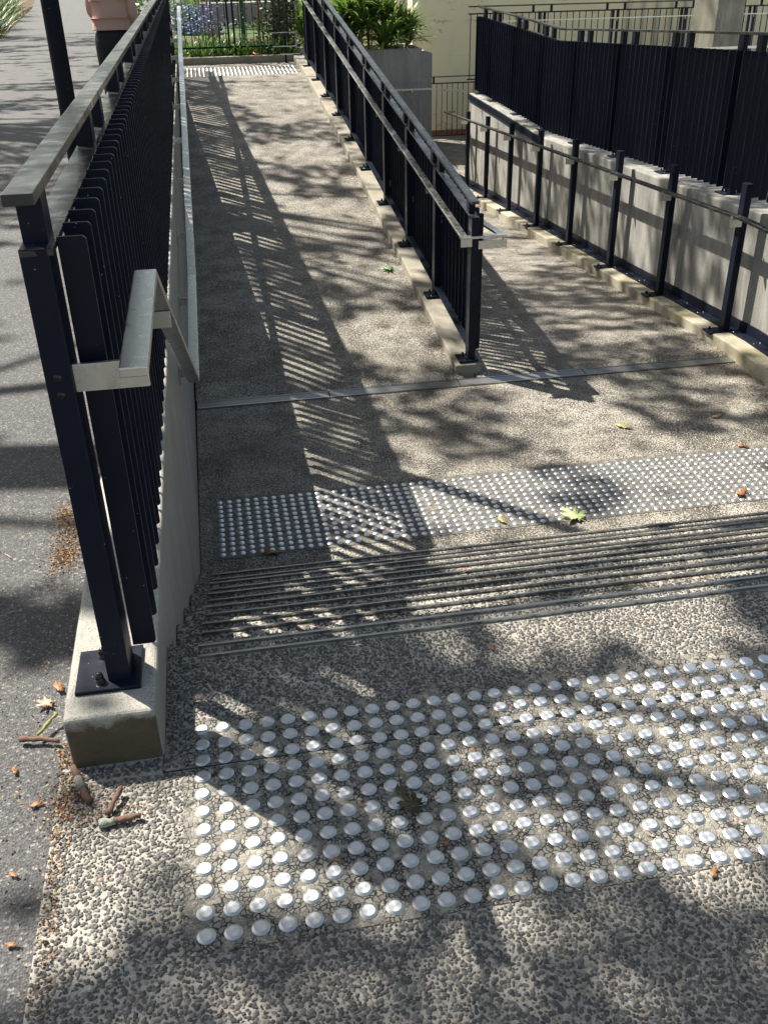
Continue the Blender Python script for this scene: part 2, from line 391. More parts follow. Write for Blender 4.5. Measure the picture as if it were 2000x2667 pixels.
tag(MB().slab(1.90, 3.90, ys2, ramp2_z, .25, lambda y: rx(y)).build('lower_ramp', M_AGG_R), kind='structure')
tag(MB().box(1.9, 9, 14.6, 20.3, -2.1, -1.87).build('lower_court', M_AGG_R), kind='structure')
tp = [(4.43, .5), (16, .5), (16, 17.5), (5.75, 17.5), (4.75, 13.62), (4.43, 13.6)]; b = MB()
b.add([(x, y, -2.3) for x, y in tp]+[(x, y, -.42) for x, y in tp], [tuple(range(6))[::-1], tuple(range(6, 12))]+[(i, (i+1) % 6, (i+1) % 6+6, i+6) for i in range(6)])
tag(b.build('raised_terrace', M_PLANT), kind='structure')
tag(MB().box(-.25, 1.93, 15.861, 17.4, -.3, .07).build('garden_soil', M_SOIL), kind='structure')
tag(MB().box(-.25, 1.9, 17.4, 22, -.3, .05).build('mulch_bed', M_MULCH), kind='structure')
tag(MB().box(-.25, 30, 22, 34, -.35, .03).build('lawn', M_LAWN), kind='structure')
tag(MB().box(-40, -3.9, -30, 60, -.4, -.02).build('verge_soil', M_MULCH), kind='structure')

# ------------------------------------------------------------------ steps with nosing strips
steps = empty('concrete_steps', (1.9, Y0, 0), 'flight of six exposed aggregate steps with paired steel nosing strips', 'steps')
for k in range(6):
    z = -RISE*k; y1 = Y0+TREAD*k; y0 = -.113 if k == 0 else y1-TREAD+.001
    st = MB().box(-.085-1.9, 3.84-1.9, y0-Y0, y1-Y0, z-.30, z).build('step', M_AGG_S if k else M_AGG_L, steps, bevel=.006)
    for dy in (.028, .072):
        MB().box(-.005-.004*k-1.9, 3.80-1.9, y1-dy-.0035-Y0, y1-dy+.0035-Y0, z-.003, z+.0105).build('nosing_strip', M_STRIP, st, bevel=.0012)

# ------------------------------------------------------------------ tactile pads and studs
def pad(name, x0, x1, y0, y1, z, sh, mat):
    V = [(x0, y0+sh*x0, z), (x1, y0+sh*x1, z), (x1, y1+sh*x1, z), (x0, y1+sh*x0, z)]
    return tag(raw(name, V, [(0, 1, 2, 3)], mat), kind='structure')
tag(MB().box(-.0865, 3.8, -.1195, -.1125, -.05, -.004).build('joint_gap', M_JOINT), kind='structure')
SH1 = -.016; SH2 = -.006
pad('tactile_ground_pad', -.042, 3.7, -.111, .034, .0022, 0.0, M_PAD_U)
pad('tactile_ground_pad', -.042, 3.7, -.586, -.1215, .0022, 0.0, M_PAD_U)
pad('tactile_ground_pad', .024-.042, 3.75, 3.028-.592, 3.028+.042, -1.0875, SH2*0, M_PAD_L)
prof = [(.0176, 0), (.0176, .0010), (.0128, .0045), (.0121, .0045), (.0118, .0040), (.0115, .0045), (.004, .0045)]
tmpl = MB().lathe(prof, 28); me = bpy.data.meshes.new('tactile_stud'); me.from_pydata(tmpl.v, [], tmpl.f); me.materials.append(M_STUD); me.materials.append(M_RIM)
for p in me.polygons:
    if math.hypot(p.center.x, p.center.y) > .0122: p.material_index = 1
me.polygons.foreach_set('use_smooth', [True]*len(me.polygons)); me.update()
try: me.set_sharp_from_angle(angle=R(20))
except Exception: pass
cand = []
for j in range(12):
    for i in range(64):
        x = .05*i; y = -.05*j+SH1*.05*i
        cand.append(((x-.1476)**2+(y+1.7087)**2, x, y, i, j))
cand.sort()
camI = cam.matrix_world.inverted(); vis = []; rest = []
for d, x, y, ci, cj in cand:
    q = camI @ Vector((x, y, 0)); f = 2478.4
    inx = abs(q.x/-q.z*f) < 1000 and abs(q.y/-q.z*f) < 1334
    (vis if inx and len(vis) < 300 else rest).append((x, y, ci, cj))
ORD = 'first second third fourth fifth sixth seventh eighth ninth tenth eleventh twelfth thirteenth fourteenth fifteenth sixteenth seventeenth eighteenth nineteenth twentieth'.split()
def ordn(n): return ORD[n] if n < 20 else ('twenty-'+ORD[n-20] if n < 29 else ('thirtieth' if n == 29 else 'thirty-'+ORD[n-30]))
for (x, y, ci, cj) in vis:
    o = bpy.data.objects.new('tactile_stud', me); COL.objects.link(o)
    o.location = (x+random.uniform(-.0008, .0008), y+random.uniform(-.0008, .0008), .002+random.uniform(-.0003, .0004))
    o.rotation_euler = (random.uniform(-.025, .025), random.uniform(-.025, .025), random.uniform(0, 6))
    tag(o, 'steel stud in the %s row from the steps, %s from the left end' % (ordn(cj), ordn(ci)), 'tactile stud', 'steel studs on the top landing')
def discs(name, pts, prof, n, mat):
    tv = MB().lathe(prof, n); V0 = np.array(tv.v); m = len(V0); V = []; F = []
    quads = np.array([f for f in tv.f if len(f) == 4]); rim = (len(prof)-1)*n
    cap = np.array([(rim, rim+k, rim+k+1, rim+k+2) for k in range(1, n-2, 2)])
    Q = np.concatenate([quads, cap])
    P = np.array(pts); V = (V0[None]+P[:, None]).reshape(-1, 3); F = (Q[None]+(np.arange(len(P))*m)[:, None, None]).reshape(-1, 4)
    return raw(name, V, F, mat, smooth=True)
o = discs('tactile_stud', [(x, y, .002) for x, y, _, _ in rest], prof[:4]+[(.004, .0053)], 16, M_STUD2); o['kind'] = 'stuff'
tag(o, 'further steel studs of the top landing running to the right', 'tactile studs')
low = [(.024+.05*i+random.uniform(-.001, .001), 3.028-.05*j+SH2*.05*i, -1.0878) for i in range(74) for j in range(12) if random.random() > .004]
far = [(.02+.062*i, 14.45+.055*j, ramp_z(14.45+.055*j)+.001) for i in range(28) for j in range(16)]
o = discs('tactile_stud', far, [(.021, 0), (.020, .003), (.014, .006), (.004, .0065)], 10, M_RIM); o['kind'] = 'stuff'
tag(o, 'pale tactile studs across the head of the left ramp', 'tactile studs')
o = discs('tactile_stud', low, [(.0172, 0), (.0165, .002), (.0115, .005), (.004, .0056)], 14, M_STUD2); o['kind'] = 'stuff'
tag(o, 'wide band of small steel studs on the lower landing', 'tactile studs')

# ------------------------------------------------------------------ loose pebbles set in the near paving (real relief)
def pebbles():
    gx = np.arange(-.306, 1.62, .0083); gy = np.arange(-.98, .335, .0073)
    X, Y = np.meshgrid(gx, gy); X = X+(np.arange(len(gy)) % 2)[:, None]*.0041
    X = (X+RNG.uniform(-.0036, .0036, X.shape)).ravel(); Y = (Y+RNG.uniform(-.0034, .0034, Y.size).reshape(Y.shape)).ravel()
    jx = RNG.normal(0, .004, X.size); jy = RNG.normal(0, .004, X.size); keep = ~((X+jx > -.036) & (Y+jy > -.578) & (Y+jy < .028)) & (np.abs(Y+.117) > .006)
    keep &= ~((X < -.08) & (Y > -.075)) & ~((X > -.012) & ((np.abs(Y-.312) < .0085) | (np.abs(Y-.268) < .0085)))
    # thinner cover in drifting patches
    n = np.sin(X*9+Y*5)+np.sin(Y*13-X*4+1.3)+np.sin(X*21+2)*.5
    keep &= RNG.random(X.size) < np.clip(.97-.06*n, .74, 1)
    X = X[keep]; Y = Y[keep]; k = len(X)
    a = RNG.uniform(.0034, .0066, k)*np.where(RNG.random(k) < .2, .62, 1); b = a*RNG.uniform(.56, .94, k); th = RNG.uniform(0, np.pi, k)
    h = RNG.uniform(.0008, .0026, k); tx = RNG.normal(0, .13, k); ty = RNG.normal(0, .13, k)
    n = 7; an = np.arange(n)*2*np.pi/n
    rings = [(1.0, -.1), (.74, .78)]
    V = np.zeros((k, n*2+1, 3))
    irr = 1+RNG.uniform(-.14, .14, (k, n))
    for r, (rr, zz) in enumerate(rings):
        u = a[:, None]*rr*irr*np.cos(an); v = b[:, None]*rr*irr*np.sin(an)
        V[:, r*n:(r+1)*n, 0] = u*np.cos(th)[:, None]-v*np.sin(th)[:, None]
        V[:, r*n:(r+1)*n, 1] = u*np.sin(th)[:, None]+v*np.cos(th)[:, None]
        V[:, r*n:(r+1)*n, 2] = h[:, None]*zz
    V[:, -1, 2] = h
    V[:, :, 2] += V[:, :, 0]*tx[:, None]+V[:, :, 1]*ty[:, None]
    V[:, :, 0] += X[:, None]; V[:, :, 1] += Y[:, None]; V[:, :, 2] += .0006
    T = []
    for r in range(1):
        for i in range(n):
            j = (i+1) % n; T += [(r*n+i, r*n+j, (r+1)*n+j), (r*n+i, (r+1)*n+j, (r+1)*n+i)]
    for i in range(n): T.append((n+i, n+(i+1) % n, 2*n))
    T = np.array(T); F = (T[None]+(np.arange(k)*(2*n+1))[:, None, None]).reshape(-1, 3)
    kk = N('river_pebble'); geo = kk.geo
    c = kk.ramp(geo.outputs['Random Per Island'], [(0, (.026, .0255, .0255)), (.3, (.055, .054, .053)), (.6, (.090, .088, .084)), (.82, (.14, .135, .125)), (.94, (.21, .20, .18)), (1, (.28, .20, .14))])
    c = kk.mix(kk.ramp(kk.noise(kk.pos(), 500, 4, .7), [(.4, 0), (.8, .45)]), c, (.20, .195, .185))
    m = kk.done(c, .62, kk.bump(kk.noise(kk.pos(), 700, 3), .0004, .6))
    o = raw('pebble_surface', V.reshape(-1, 3), F, m, smooth=True)
    tag(o, 'dark river pebbles set in the pale cement of the top landing', 'pebbles', kind='stuff')
pebbles()

# ------------------------------------------------------------------ retaining wall on the left
yw = [-.068, .4, 1.2, 2.4, 4, 7, 10, 13, 15.7]
def lw_top(y): return .139-.0035*y
b = MB().slab(-.285, -.0835, yw, lw_top, lambda y: -1.5, lx)
lw = b.build('retaining_wall', M_WALLIN, bevel=.014, seg=4)
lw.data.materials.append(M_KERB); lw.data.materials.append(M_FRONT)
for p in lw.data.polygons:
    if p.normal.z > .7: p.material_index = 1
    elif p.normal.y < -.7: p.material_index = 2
tag(lw, 'low concrete wall with speckled top carrying the left slatted balustrade', 'wall')

# ------------------------------------------------------------------ slatted balustrades
def balustrade(label, side, X, base, top, rail, posts, slat_y, slat_w, slat_drop, yr, xf, dx_slat, plate_side=-1, post_w=.05, post_d=.09, stubs=None, ends=(0, 0), group=None, slat_th=.009, barw=.05, lowbar=True):
    """side: +1 slats stand on the +x side of the posts. base/top/rail give heights along y."""
    y0 = posts[0]; T = empty('slatted_balustrade', (X+xf(y0), y0, base(y0)), label, 'balustrade', group)
    def L(b):   # world to local
        b.v = [(x-T.location.x, y-T.location.y, z-T.location.z) for x, y, z in b.v]; return b
    n = max(2, int((yr[1]-yr[0])/.8)); ys = [yr[0]+(yr[1]-yr[0])*i/n for i in range(n+1)]
    extra = [y for y in KINK if yr[0] < y < yr[1]]; ys = sorted(ys+extra)
    L(MB().sweep([(X+xf(y), y, rail(y)-.010) for y in ys], .052, .020)).build('top_rail', M_RAIL, T, bevel=.0018)
    ysb = [max(ys[0], posts[0]-post_d/2)]+[y for y in ys if posts[0] < y]
    L(MB().sweep([(X+xf(y)+side*.004, y, top(y)-.006) for y in ysb], barw+.008, .012)).build('flat_bar', M_RAIL, T, bevel=.001)
    if lowbar:
        L(MB().sweep([(X+xf(y)+side*.0, y, base(y)+slat_drop+.035) for y in ysb], barw, .010)).build('bottom_bar', M_PAINT, T, bevel=.001)
    for i, y in enumerate(posts):
        x = X+xf(y); zb = base(y)
        L(MB().box(x-post_w/2, x+post_w/2, y-post_d/2, y+post_d/2, zb+.008, top(y)+.0015)).build('post', M_PAINT, T, bevel=.002)
        px = x+plate_side*.025
        plate = L(MB().box(px-.072, px+.072, y-.075, y+.075, zb-.001, zb+.010)).build('base_plate', M_PAINT, T, bevel=.002)
        for by in (-.045, .045):
            bx = px+plate_side*.018; q = MB().lathe([(.012, 0), (.012, .003), (.0095, .003), (.0095, .014), (.008, .021), (.004, .025)], 12, (bx, y+by, zb+.010))
            if i < 8: L(q).build('bolt', M_CHROME, plate, smooth=True)
    for y in stubs:
        x = X+xf(y)
        L(MB().box(x-.022, x+.022, y-.035, y+.035, top(y)-.0005, rail(y)-.0195)).build('rail_stub', M_PAINT, T)
    # slats: the 100 nearest are parts of their own, the rest one piece
    def slat_geo(b, y):
        x = X+xf(y)+dx_slat*side; a = x-slat_w/2; c = x+slat_w/2; h = slat_th/2; e = .006
        zb = base(y)+slat_drop; zt = top(y)+.006
        sec = [(a, zb), (c-e, zb), (c, zb+e), (c, zt-e), (c-e, zt), (a, zt)] if side > 0 else [(a+e, zb), (c, zb), (c, zt), (a+e, zt), (a, zt-e), (a, zb+e)]
        k = len(sec); vs = [(p, y-h, z) for p, z in sec]+[(p, y+h, z) for p, z in sec]
        b.add(vs, [tuple(range(k)), tuple(range(2*k-1, k-1, -1))]+[(i, (i+1) % k+0, (i+1) % k+k, i+k)[::-1] for i in range(k)])
    near = slat_y[:100]; far = slat_y[100:]
    for i, y in enumerate(near):
        b = MB(); slat_geo(b, y); L(b).build('slat', M_PAINT, T, bevel=.0012 if i < 40 and side > 0 else 0, seg=1)
    if far:
        b = MB()
        for y in far: slat_geo(b, y)
        L(b).build('slat', M_PAINT, T)['kind'] = 'stuff'
    return T
KINK = []
P1 = 1.30
posts_l = [.085+P1*i for i in range(13)]
stubs_l = []
for i, y in enumerate(posts_l):
    stubs_l.append(y+.035 if i == 0 else y+.175)
    stubs_l.append(posts_l[i]+P1-.20)
stubs_l = [y for y in stubs_l if y < 15.5]
slats_l = [.100+.1085*i for i in range(142)]
BL = balustrade('tall navy black slatted balustrade along the asphalt path at the left', 1, -.165,
                lambda y: .139-.0035*y, lambda y: 1.116-.003*y, lambda y: 1.220-.003*y, [p for p in posts_l if p < 15.6], slats_l,
                .052, .058, (-.01, 15.55), lambda y: -.005*y, .060, post_d=.095, stubs=stubs_l, lowbar=False)
for z in (.877, .842):
    q = MB().lathe([(.0085, 0), (.0085, .001), (.006, .0025), (.002, .003)], 12); q.v = [(-.167+x, .0375-z_, z+y) for x, y, z_ in q.v]
    q.v = [(x-BL.location.x, y-BL.location.y, z_-BL.location.z) for x, y, z_ in q.v]; q.build('screw', M_CHROME, BL, smooth=True)
KINK = [4.7, 14.3]
posts_m = [4.625+1.1*i for i in range(10)]
stubs_m = []
for i, y in enumerate(posts_m): stubs_m += ([y+.09] if i == 0 else [y-.12, y+.10])
def mx(y): return -.0*(y-4.5)
BM = balustrade('navy black slatted balustrade climbing between the two ramps', 1, 1.885,
                lambda y: kerbm_z(y)+.0, lambda y: .022+.1245*(min(y, 14.4)-4.625), lambda y: .128+.1265*(min(y, 14.4)-4.625), posts_m,
                [4.66+.11*i for i in range(98)], .05, .05, (4.60, 15.5), mx, .052, post_d=.085, stubs=stubs_m)
KINK = [9.9]
posts_r = [2.0, 3.2, 4.4, 5.60, 6.78, 7.95, 9.15, 10.35, 11.5, 12.7, 13.45]
stubs_r = []
for y in posts_r: stubs_r += [y-.12, y+.16]
BR = balustrade('long navy black slatted balustrade on top of the streaked wall at the right', -1, 4.27,
                lambda y: walltop_z(y), lambda y: walltop_z(y)+1.035, lambda y: walltop_z(y)+1.165, posts_r,
                [13.52-.112*i for i in range(104)][::-1], .062, .045, (1.9, 13.6), lambda y: rx(y)*.6, .058, stubs=stubs_r[:-1], lowbar=False)

# ------------------------------------------------------------------ kerbs, right wall
km = MB().slab(1.757, 1.945, [4.53, 5.6, 6.7, 7.8, 9, 10, 11.1, 12.5, 14.3, 15.7], kerbm_z, lambda y: kerbm_z(y)-.9).build('dividing_kerb', M_KERBM, bevel=.010, seg=3)
tag(km, 'narrow concrete kerb under the middle balustrade between the ramps', 'kerb')
ke = MB().box(-.2, 1.755, 15.71, 15.86, -.2, .165).build('end_kerb', M_KERBM, bevel=.008)
tag(ke, 'low concrete kerb across the top end of the left ramp', 'kerb')
kr = MB().slab(3.83, 4.06, [2.0, 3.0, 4.5, 7, 10, 14.2], kerbr_z, lambda y: -2.2, rx).build('mossy_kerb', M_KERBR, bevel=.012, seg=3)
tag(kr, 'mossy concrete kerb along the foot of the right wall', 'kerb')
yr_ = [1.0, 2.5, 4, 5.2, 6.3, 7.3, 8.6, 9.9, 11, 12, 13.6]
rw = MB().slab(4.063, 4.42, yr_, walltop_z, lambda y: -2.2, rx).build('streaked_wall', M_WALLR, bevel=.012, seg=2)
tag(rw, 'pale streaked concrete wall below the right slatted balustrade', 'wall')
an = empty('steel_angle', (4.03, 2, -1), 'long black steel angle bolted along the foot of the right wall', 'flashing')
def loc(b, T): b.v = [(x-T.location.x, y-T.location.y, z-T.location.z) for x, y, z in b.v]; return b
yy = [2.0, 3.0, 4.5, 7, 10, 14.2]
loc(MB().slab(3.965, 4.058, yy, lambda y: kerbr_z(y)+.010, lambda y: kerbr_z(y)+.002, rx), an).build('flange', M_PAINT, an)
loc(MB().slab(4.050, 4.061, yy, lambda y: kerbr_z(y)+.085, lambda y: kerbr_z(y)+.012, rx), an).build('upstand', M_PAINT, an)
for i in range(36):
    y = 2.3+.3*i
    for dx, dz in ((3.985, .011), (4.035, .011)):
        loc(MB().lathe([(.006, 0), (.005, .003), (.002, .005)], 8, (dx+rx(y), y, kerbr_z(y)+dz)), an).build('rivet', M_DSTEEL, an)
tag(MB().slab(4.035, 4.062, [9.9, 11, 12, 13.6], lambda y: walltop_z(y)-.012, lambda y: walltop_z(y)-.085, rx).build('wall_edge_angle', M_PAINT),
    'dark steel edge strip under the far top of the right wall', 'flashing')

# ------------------------------------------------------------------ drain
dr = empty('slot_drain', (1.9, 4.411, -1.086), 'narrow steel channel drain crossing the foot of both ramps', 'drain')
M_DRAIN = simple('dull_drain_metal', (.22, .225, .235), .42, .7, .25, 14)
for a, b_ in ((-.085, .82), (.828, 1.75), (1.758, 2.68), (2.688, 3.83)):
    MB().box(a-1.9, b_-1.9, -.046, .046, -.02, .004).build('cover_plate', M_DRAIN, dr, bevel=.001)
for s in (-1, 1): MB().box(-.085-1.9, 3.83-1.9, s*.052-.005, s*.052+.005, -.02, .007).build('edge_frame', M_STRIP, dr)

# ------------------------------------------------------------------ stainless handrails
hr = empty('steel_handrail', (-.025, .085, .14), 'flat stainless handrail following the steps beside the left balustrade', 'handrail')
lhx = -.025
pts = [(lhx, .005, .889), (lhx, .655, .889), (lhx+.006, 2.66, -.196), (lhx+.008, 4.42, -.196)]
pts += [(lhx+.010+.0006*(y-5), y, ramp_z(y)+.905) for y in (5.6, 7.8, 11.1, 13.9, 15.0)]
loc(MB().sweep(pts, .053, .020), hr).build('rail', M_STEEL, hr, bevel=.0025, seg=3)
loc(MB().box(-.140, -.002, .048, .058, .842, .897), hr).build('bracket', M_STEEL, hr, bevel=.001)
def rail_z(y):
    for (x, a, z), (x2, b, z2) in zip(pts, pts[1:]):
        if a <= y <= b: return z+(z2-z)*(y-a)/(b-a)
    return pts[-1][2]
def wall_bracket(y, z, parent, xw=-.0835, xo=-.01, plate=True):
    b = loc(MB().box(xw+lx(y), xo, y-.004, y+.004, z-.058, z-.012), parent).build('bracket', M_STEEL, parent, bevel=.001)
    if plate: loc(MB().box(xw+lx(y)+.0005, xw+lx(y)+.0065, y-.02, y+.02, z-.09, z+.01), parent).build('wall_plate', M_STEEL, b)
for y in (2.86, 4.02, 5.18, 6.34, 7.5, 8.66, 9.8, 10.9, 12, 13.1, 14.2): wall_bracket(y, rail_z(y), hr)
# bracket from the second balustrade post, reaching the rail over the steps
loc(MB().box(-.145, .0, 1.03-.004, 1.03+.004, rail_z(1.03)-.062, rail_z(1.03)-.012), hr).build('bracket', M_STEEL, hr, bevel=.001)
loc(MB().bar((-.006, 1.03, rail_z(1.03)-.062), (-.006, 1.03, rail_z(1.03)-.012), .008, .03), hr)
hm = empty('steel_handrail', (1.885, 4.6, -1), 'flat stainless handrail looping round both faces of the middle balustrade', 'handrail')
def mrz(y): return -.098 + .1195*(max(y, 4.62)-4.62)
ptsL = [(1.800, y, -.108+.1195*(y-4.605)) for y in (15.0, 14.3, 11.1, 7.8)] 
path = ptsL+[(1.812, 4.605, -.110), (2.085, 4.605, -.110)]+[(2.085+.004*(y-4.6), y, -.110-.07*(y-4.6)) for y in (6, 9, 13, 14.5)]
def loop_rail(parent):
    w, h = .050, .016
    a = MB().sweep(path[:4]+[(1.812, 4.58, -.110)], w, h)
    c = MB().sweep([(1.787, 4.605, -.1105), (2.110, 4.605, -.1105)], w, h)
    d = MB().sweep([(2.085, 4.58, -.110)]+path[6:], w, h)
    loc(a, parent).build('rail', M_STEEL, parent, bevel=.002); c.v = [(x, y, z+.0006) for x, y, z in c.v]
    loc(c, parent).build('end_rail', M_STEEL, parent, bevel=.002); loc(d, parent).build('rail', M_STEEL, parent, bevel=.002)
loop_rail(hm)
for y in posts_m:
    z = -.110+.1195*(y-4.605)
    loc(MB().box(1.785, 1.862, y-.053, y-.047, z-.060, z-.009), hm).build('bracket', M_STEEL, hm)
    z = -.110-.07*(y-4.605)
    loc(MB().box(1.908, 2.108, y-.053, y-.047, z-.075, z-.020), hm).build('bracket', M_STEEL, hm)
    loc(MB().box(2.080, 2.090, y-.046, y-.03, z-.05, z-.009), hm).build('bracket_tab', M_STEEL, hm)
hr2 = empty('post_handrail', (3.93, 4.8, -1), 'row of black posts carrying a stainless handrail in front of the right wall', 'handrail')
posts_w = [3.6, 4.80, 6.0, 7.19, 8.42, 9.62, 10.85, 12.05, 13.2]
def prz(y): return lerp([(3, -.115), (4.6, -.105), (14.4, -.70+.06)], y)
for y in posts_w:
    x = 3.955+rx(y); zb = kerbr_z(y)
    loc(MB().box(x-.026, x+.026, y-.035, y+.035, zb+.008, zb+1.10), hr2).build('post', M_PAINT, hr2, bevel=.002)
    p_ = loc(MB().box(x-.145, x+.030, y-.06, y+.06, zb-.002, zb+.0105), hr2).build('base_plate', M_PAINT, hr2, bevel=.002)
    for by in (-.035, .035): loc(MB().lathe([(.011, 0), (.011, .012), (.006, .02)], 10, (x-.10, y+by, zb+.0105)), hr2).build('bolt', M_CHROME, p_)
    loc(MB().box(x-.12, x-.026, y-.05, y-.044, prz(y)-.085, prz(y)-.03), hr2).build('bracket', M_STEEL, hr2)
    loc(MB().box(x-.115, x-.105, y-.046, y-.03, prz(y)-.05, prz(y)-.012), hr2).build('bracket_tab', M_STEEL, hr2)
ysx = [3.0, 4.6, 7, 9, 11, 13, 14.4]
loc(MB().sweep([(3.87+rx(y), y, prz(y)-.010) for y in ysx]+[(4.03+rx(14.4), 14.41, prz(14.4)-.010)], .050, .022), hr2).build('rail', M_DSTEEL, hr2, bevel=.002)

# small end return of a handrail at the head of the left ramp
er = empty('handrail_return', (1.6, 15.3, .06), 'small bright steel handrail return at the head of the left ramp', 'handrail')
for z in (.50, .30): loc(MB().bar((1.42, 15.6, z), (1.79, 15.45, z+.01), .04, .012), er).build('rail', M_STEEL, er)
loc(MB().bar((1.79, 15.45, .28), (1.79, 15.45, .52), .03, .03), er).build('end_piece', M_STEEL, er)
loc(MB().bar((1.50, 15.15, .22), (1.80, 15.05, .225), .035, .01), er).build('rail', M_STEEL, er)
loc(MB().bar((1.62, 15.58, .05), (1.62, 15.58, .5), .03, .03), er).build('post', M_PAINT, er)

# ------------------------------------------------------------------ lamp pole
lp = empty('lamp_pole', (-.67, 5.0, 0), 'plain round black lamp pole standing on the asphalt path', 'lamp pole')
MB().tube([(0, 0, 0), (0, 0, 2.5), (0, 0, 4.6)], [.055, .052, .045], 24).build('pole', M_PAINT, lp, smooth=True)
MB().lathe([(.09, 0), (.09, .02), (.06, .03)], 24).build('base_flange', M_PAINT, lp)
MB().lathe([(.05, 4.55), (.16, 4.6), (.17, 4.85), (.10, 4.95), (.02, 5.0)], 24).build('lantern', M_PAINT, lp)

# ------------------------------------------------------------------ building, column, planter, back railings
bd = empty('cream_building', (4.65, 20, -1.87), 'cream rendered building with a cracked corner pier behind the lower gate', 'building')
loc(MB().box(4.66, 22, 20.0, 20.5, -1.9, 3.6), bd).build('wall', M_CREAM, bd)
loc(MB().box(4.645, 5.9, 19.985, 19.999, -1.9, -.265), bd).build('render_band', M_CREAM, bd, bevel=.004)
loc(MB().box(2.0, 4.655, 21.6, 22.0, -1.9, 1.9), bd).build('recessed_wall', M_CREAM, bd)
loc(MB().box(2.9, 4.3, 21.5, 21.58, .9, 1.0), bd).build('window_sill', M_PIPE, bd)
loc(MB().box(4.60, 9, 19.86, 19.98, -1.9, -1.77), bd).build('brick_base', M_BRICK, bd)
for i in range(9):
    x = 9.4+.32*i; loc(MB().tube([(x, 19.93, -1.5), (x, 19.93, 5)], .035 if i % 2 else .05, 12), bd).build('downpipe', M_PIPE, bd, smooth=True)
loc(MB().tube([(4.52, 20.9, -1.8), (4.52, 20.9, 5)], .045, 14), bd).build('downpipe', M_PIPE, bd, smooth=True)
c = Matrix.Rotation(R(20), 3, 'Z'); b = MB(); hw = .27
cs = [c @ Vector(v) for v in ((-hw+.05, -hw, 0), (hw-.05, -hw, 0), (hw, -hw+.05, 0), (hw, hw-.05, 0), (hw-.05, hw, 0), (-hw+.05, hw, 0), (-hw, hw-.05, 0), (-hw, -hw+.05, 0))]
b.add([(7.68+v.x, 12.75+v.y, -.42) for v in cs]+[(7.68+v.x, 12.75+v.y, 6) for v in cs], [tuple(range(8))[::-1], tuple(range(8, 16))]+[(i, (i+1) % 8, (i+1) % 8+8, i+8) for i in range(8)])
tag(b.build('concrete_column', M_COLU), 'square concrete column with chamfered corners behind the right balustrade', 'column')
pb = MB().box(1.96, 4.43, 18.0, 18.12, -1.95, .012).box(1.96, 4.43, 19.2, 19.3, -1.95, .012).box(4.31, 4.43, 18.12, 19.2, -1.95, .012).box(1.96, 4.31, 18.12, 19.2, -1.95, -.08)
pb = pb.box(4.432, 4.70, 18.3, 19.4, -1.95, -.10)
tag(pb.build('planter_wall', M_PLANT, bevel=.008), 'tall grey concrete planter wall at the foot of the lower ramp', 'planter')
def railing(name, label, x0, x1, y, zt, zm_, zb, post_x, hz=None, sp=.113):
    T = empty(name, (x0, y, zb), label, 'railing')
    loc(MB().bar((x0, y, zt-.012), (x1, y, zt-.012), .045, .02), T).build('top_rail', M_RAIL, T)
    loc(MB().bar((x0, y, zm_-.012), (x1, y, zm_-.012), .035, .02), T).build('middle_rail', M_PAINT, T)
    loc(MB().bar((x0, y, zb+.09), (x1, y, zb+.09), .035, .02), T).build('bottom_rail', M_PAINT, T)
    x = x0+.04; i = 0
    while x < x1:
        loc(MB().box(x-.006, x+.006, y-.006, y+.006, zb+.09, zm_-.02), T).build('picket', M_PAINT, T); x += sp; i += 1
    for px in post_x:
        for d in (-.045, .045):
            loc(MB().box(px+d-.018, px+d+.018, y-.02, y+.02, zb, zm_), T).build('post', M_PAINT, T)
        for d in (-.16, .16): loc(MB().box(px+d-.018, px+d+.018, y-.015, y+.015, zm_-.003, zt-.02), T).build('rail_stub', M_PAINT, T)
    if hz:
        loc(MB().bar((x0+.5, y-.09, hz), (x1, y-.09, hz), .04, .014), T).build('handrail', M_STEEL, T)
        for px in post_x: loc(MB().box(px-.004, px+.004, y-.085, y-.02, hz-.05, hz-.008), T).build('bracket', M_STEEL, T)
    return T
railing('terrace_railing', 'long black picket railing in front of the cream wall on the upper terrace', 4.75, 12.2, 15.8, .80, .69, -.42, [6.04, 7.36, 8.62, 9.9, 11.2], .56)
railing('gate_railing', 'short black picket railing by the red brick base at the foot of the lower ramp', 4.76, 6.2, 19.3, -.62, -.745, -1.87, [4.80], None)
th = empty('terrace_handrail', (7.1, 12.2, -.42), 'thin bronze coloured handrail before the concrete column', 'handrail')
loc(MB().bar((7.05, 12.2, .335), (11, 12.2, .335), .045, .03), th).build('rail', M_STEEL, th)
for x in (8.3, 9.5, 10.7): loc(MB().box(x-.02, x+.02, 12.18, 12.22, -.42, .33), th).build('post', M_PAINT, th)
ph = empty('planter_handrail', (3.6, 17.8, -1.87), 'pale thin handrail running across the face of the grey planter', 'handrail')
loc(MB().sweep([(2.6, 17.84, -.69), (4.5, 17.84, -.685), (5.2, 17.75, -.74)], .04, .03), ph).build('rail', M_STEEL, ph)
for x in (2.8, 3.5, 4.2): loc(MB().box(x-.012, x+.012, 17.84, 18.0, -.74, -.70), ph).build('bracket', M_STEEL, ph)

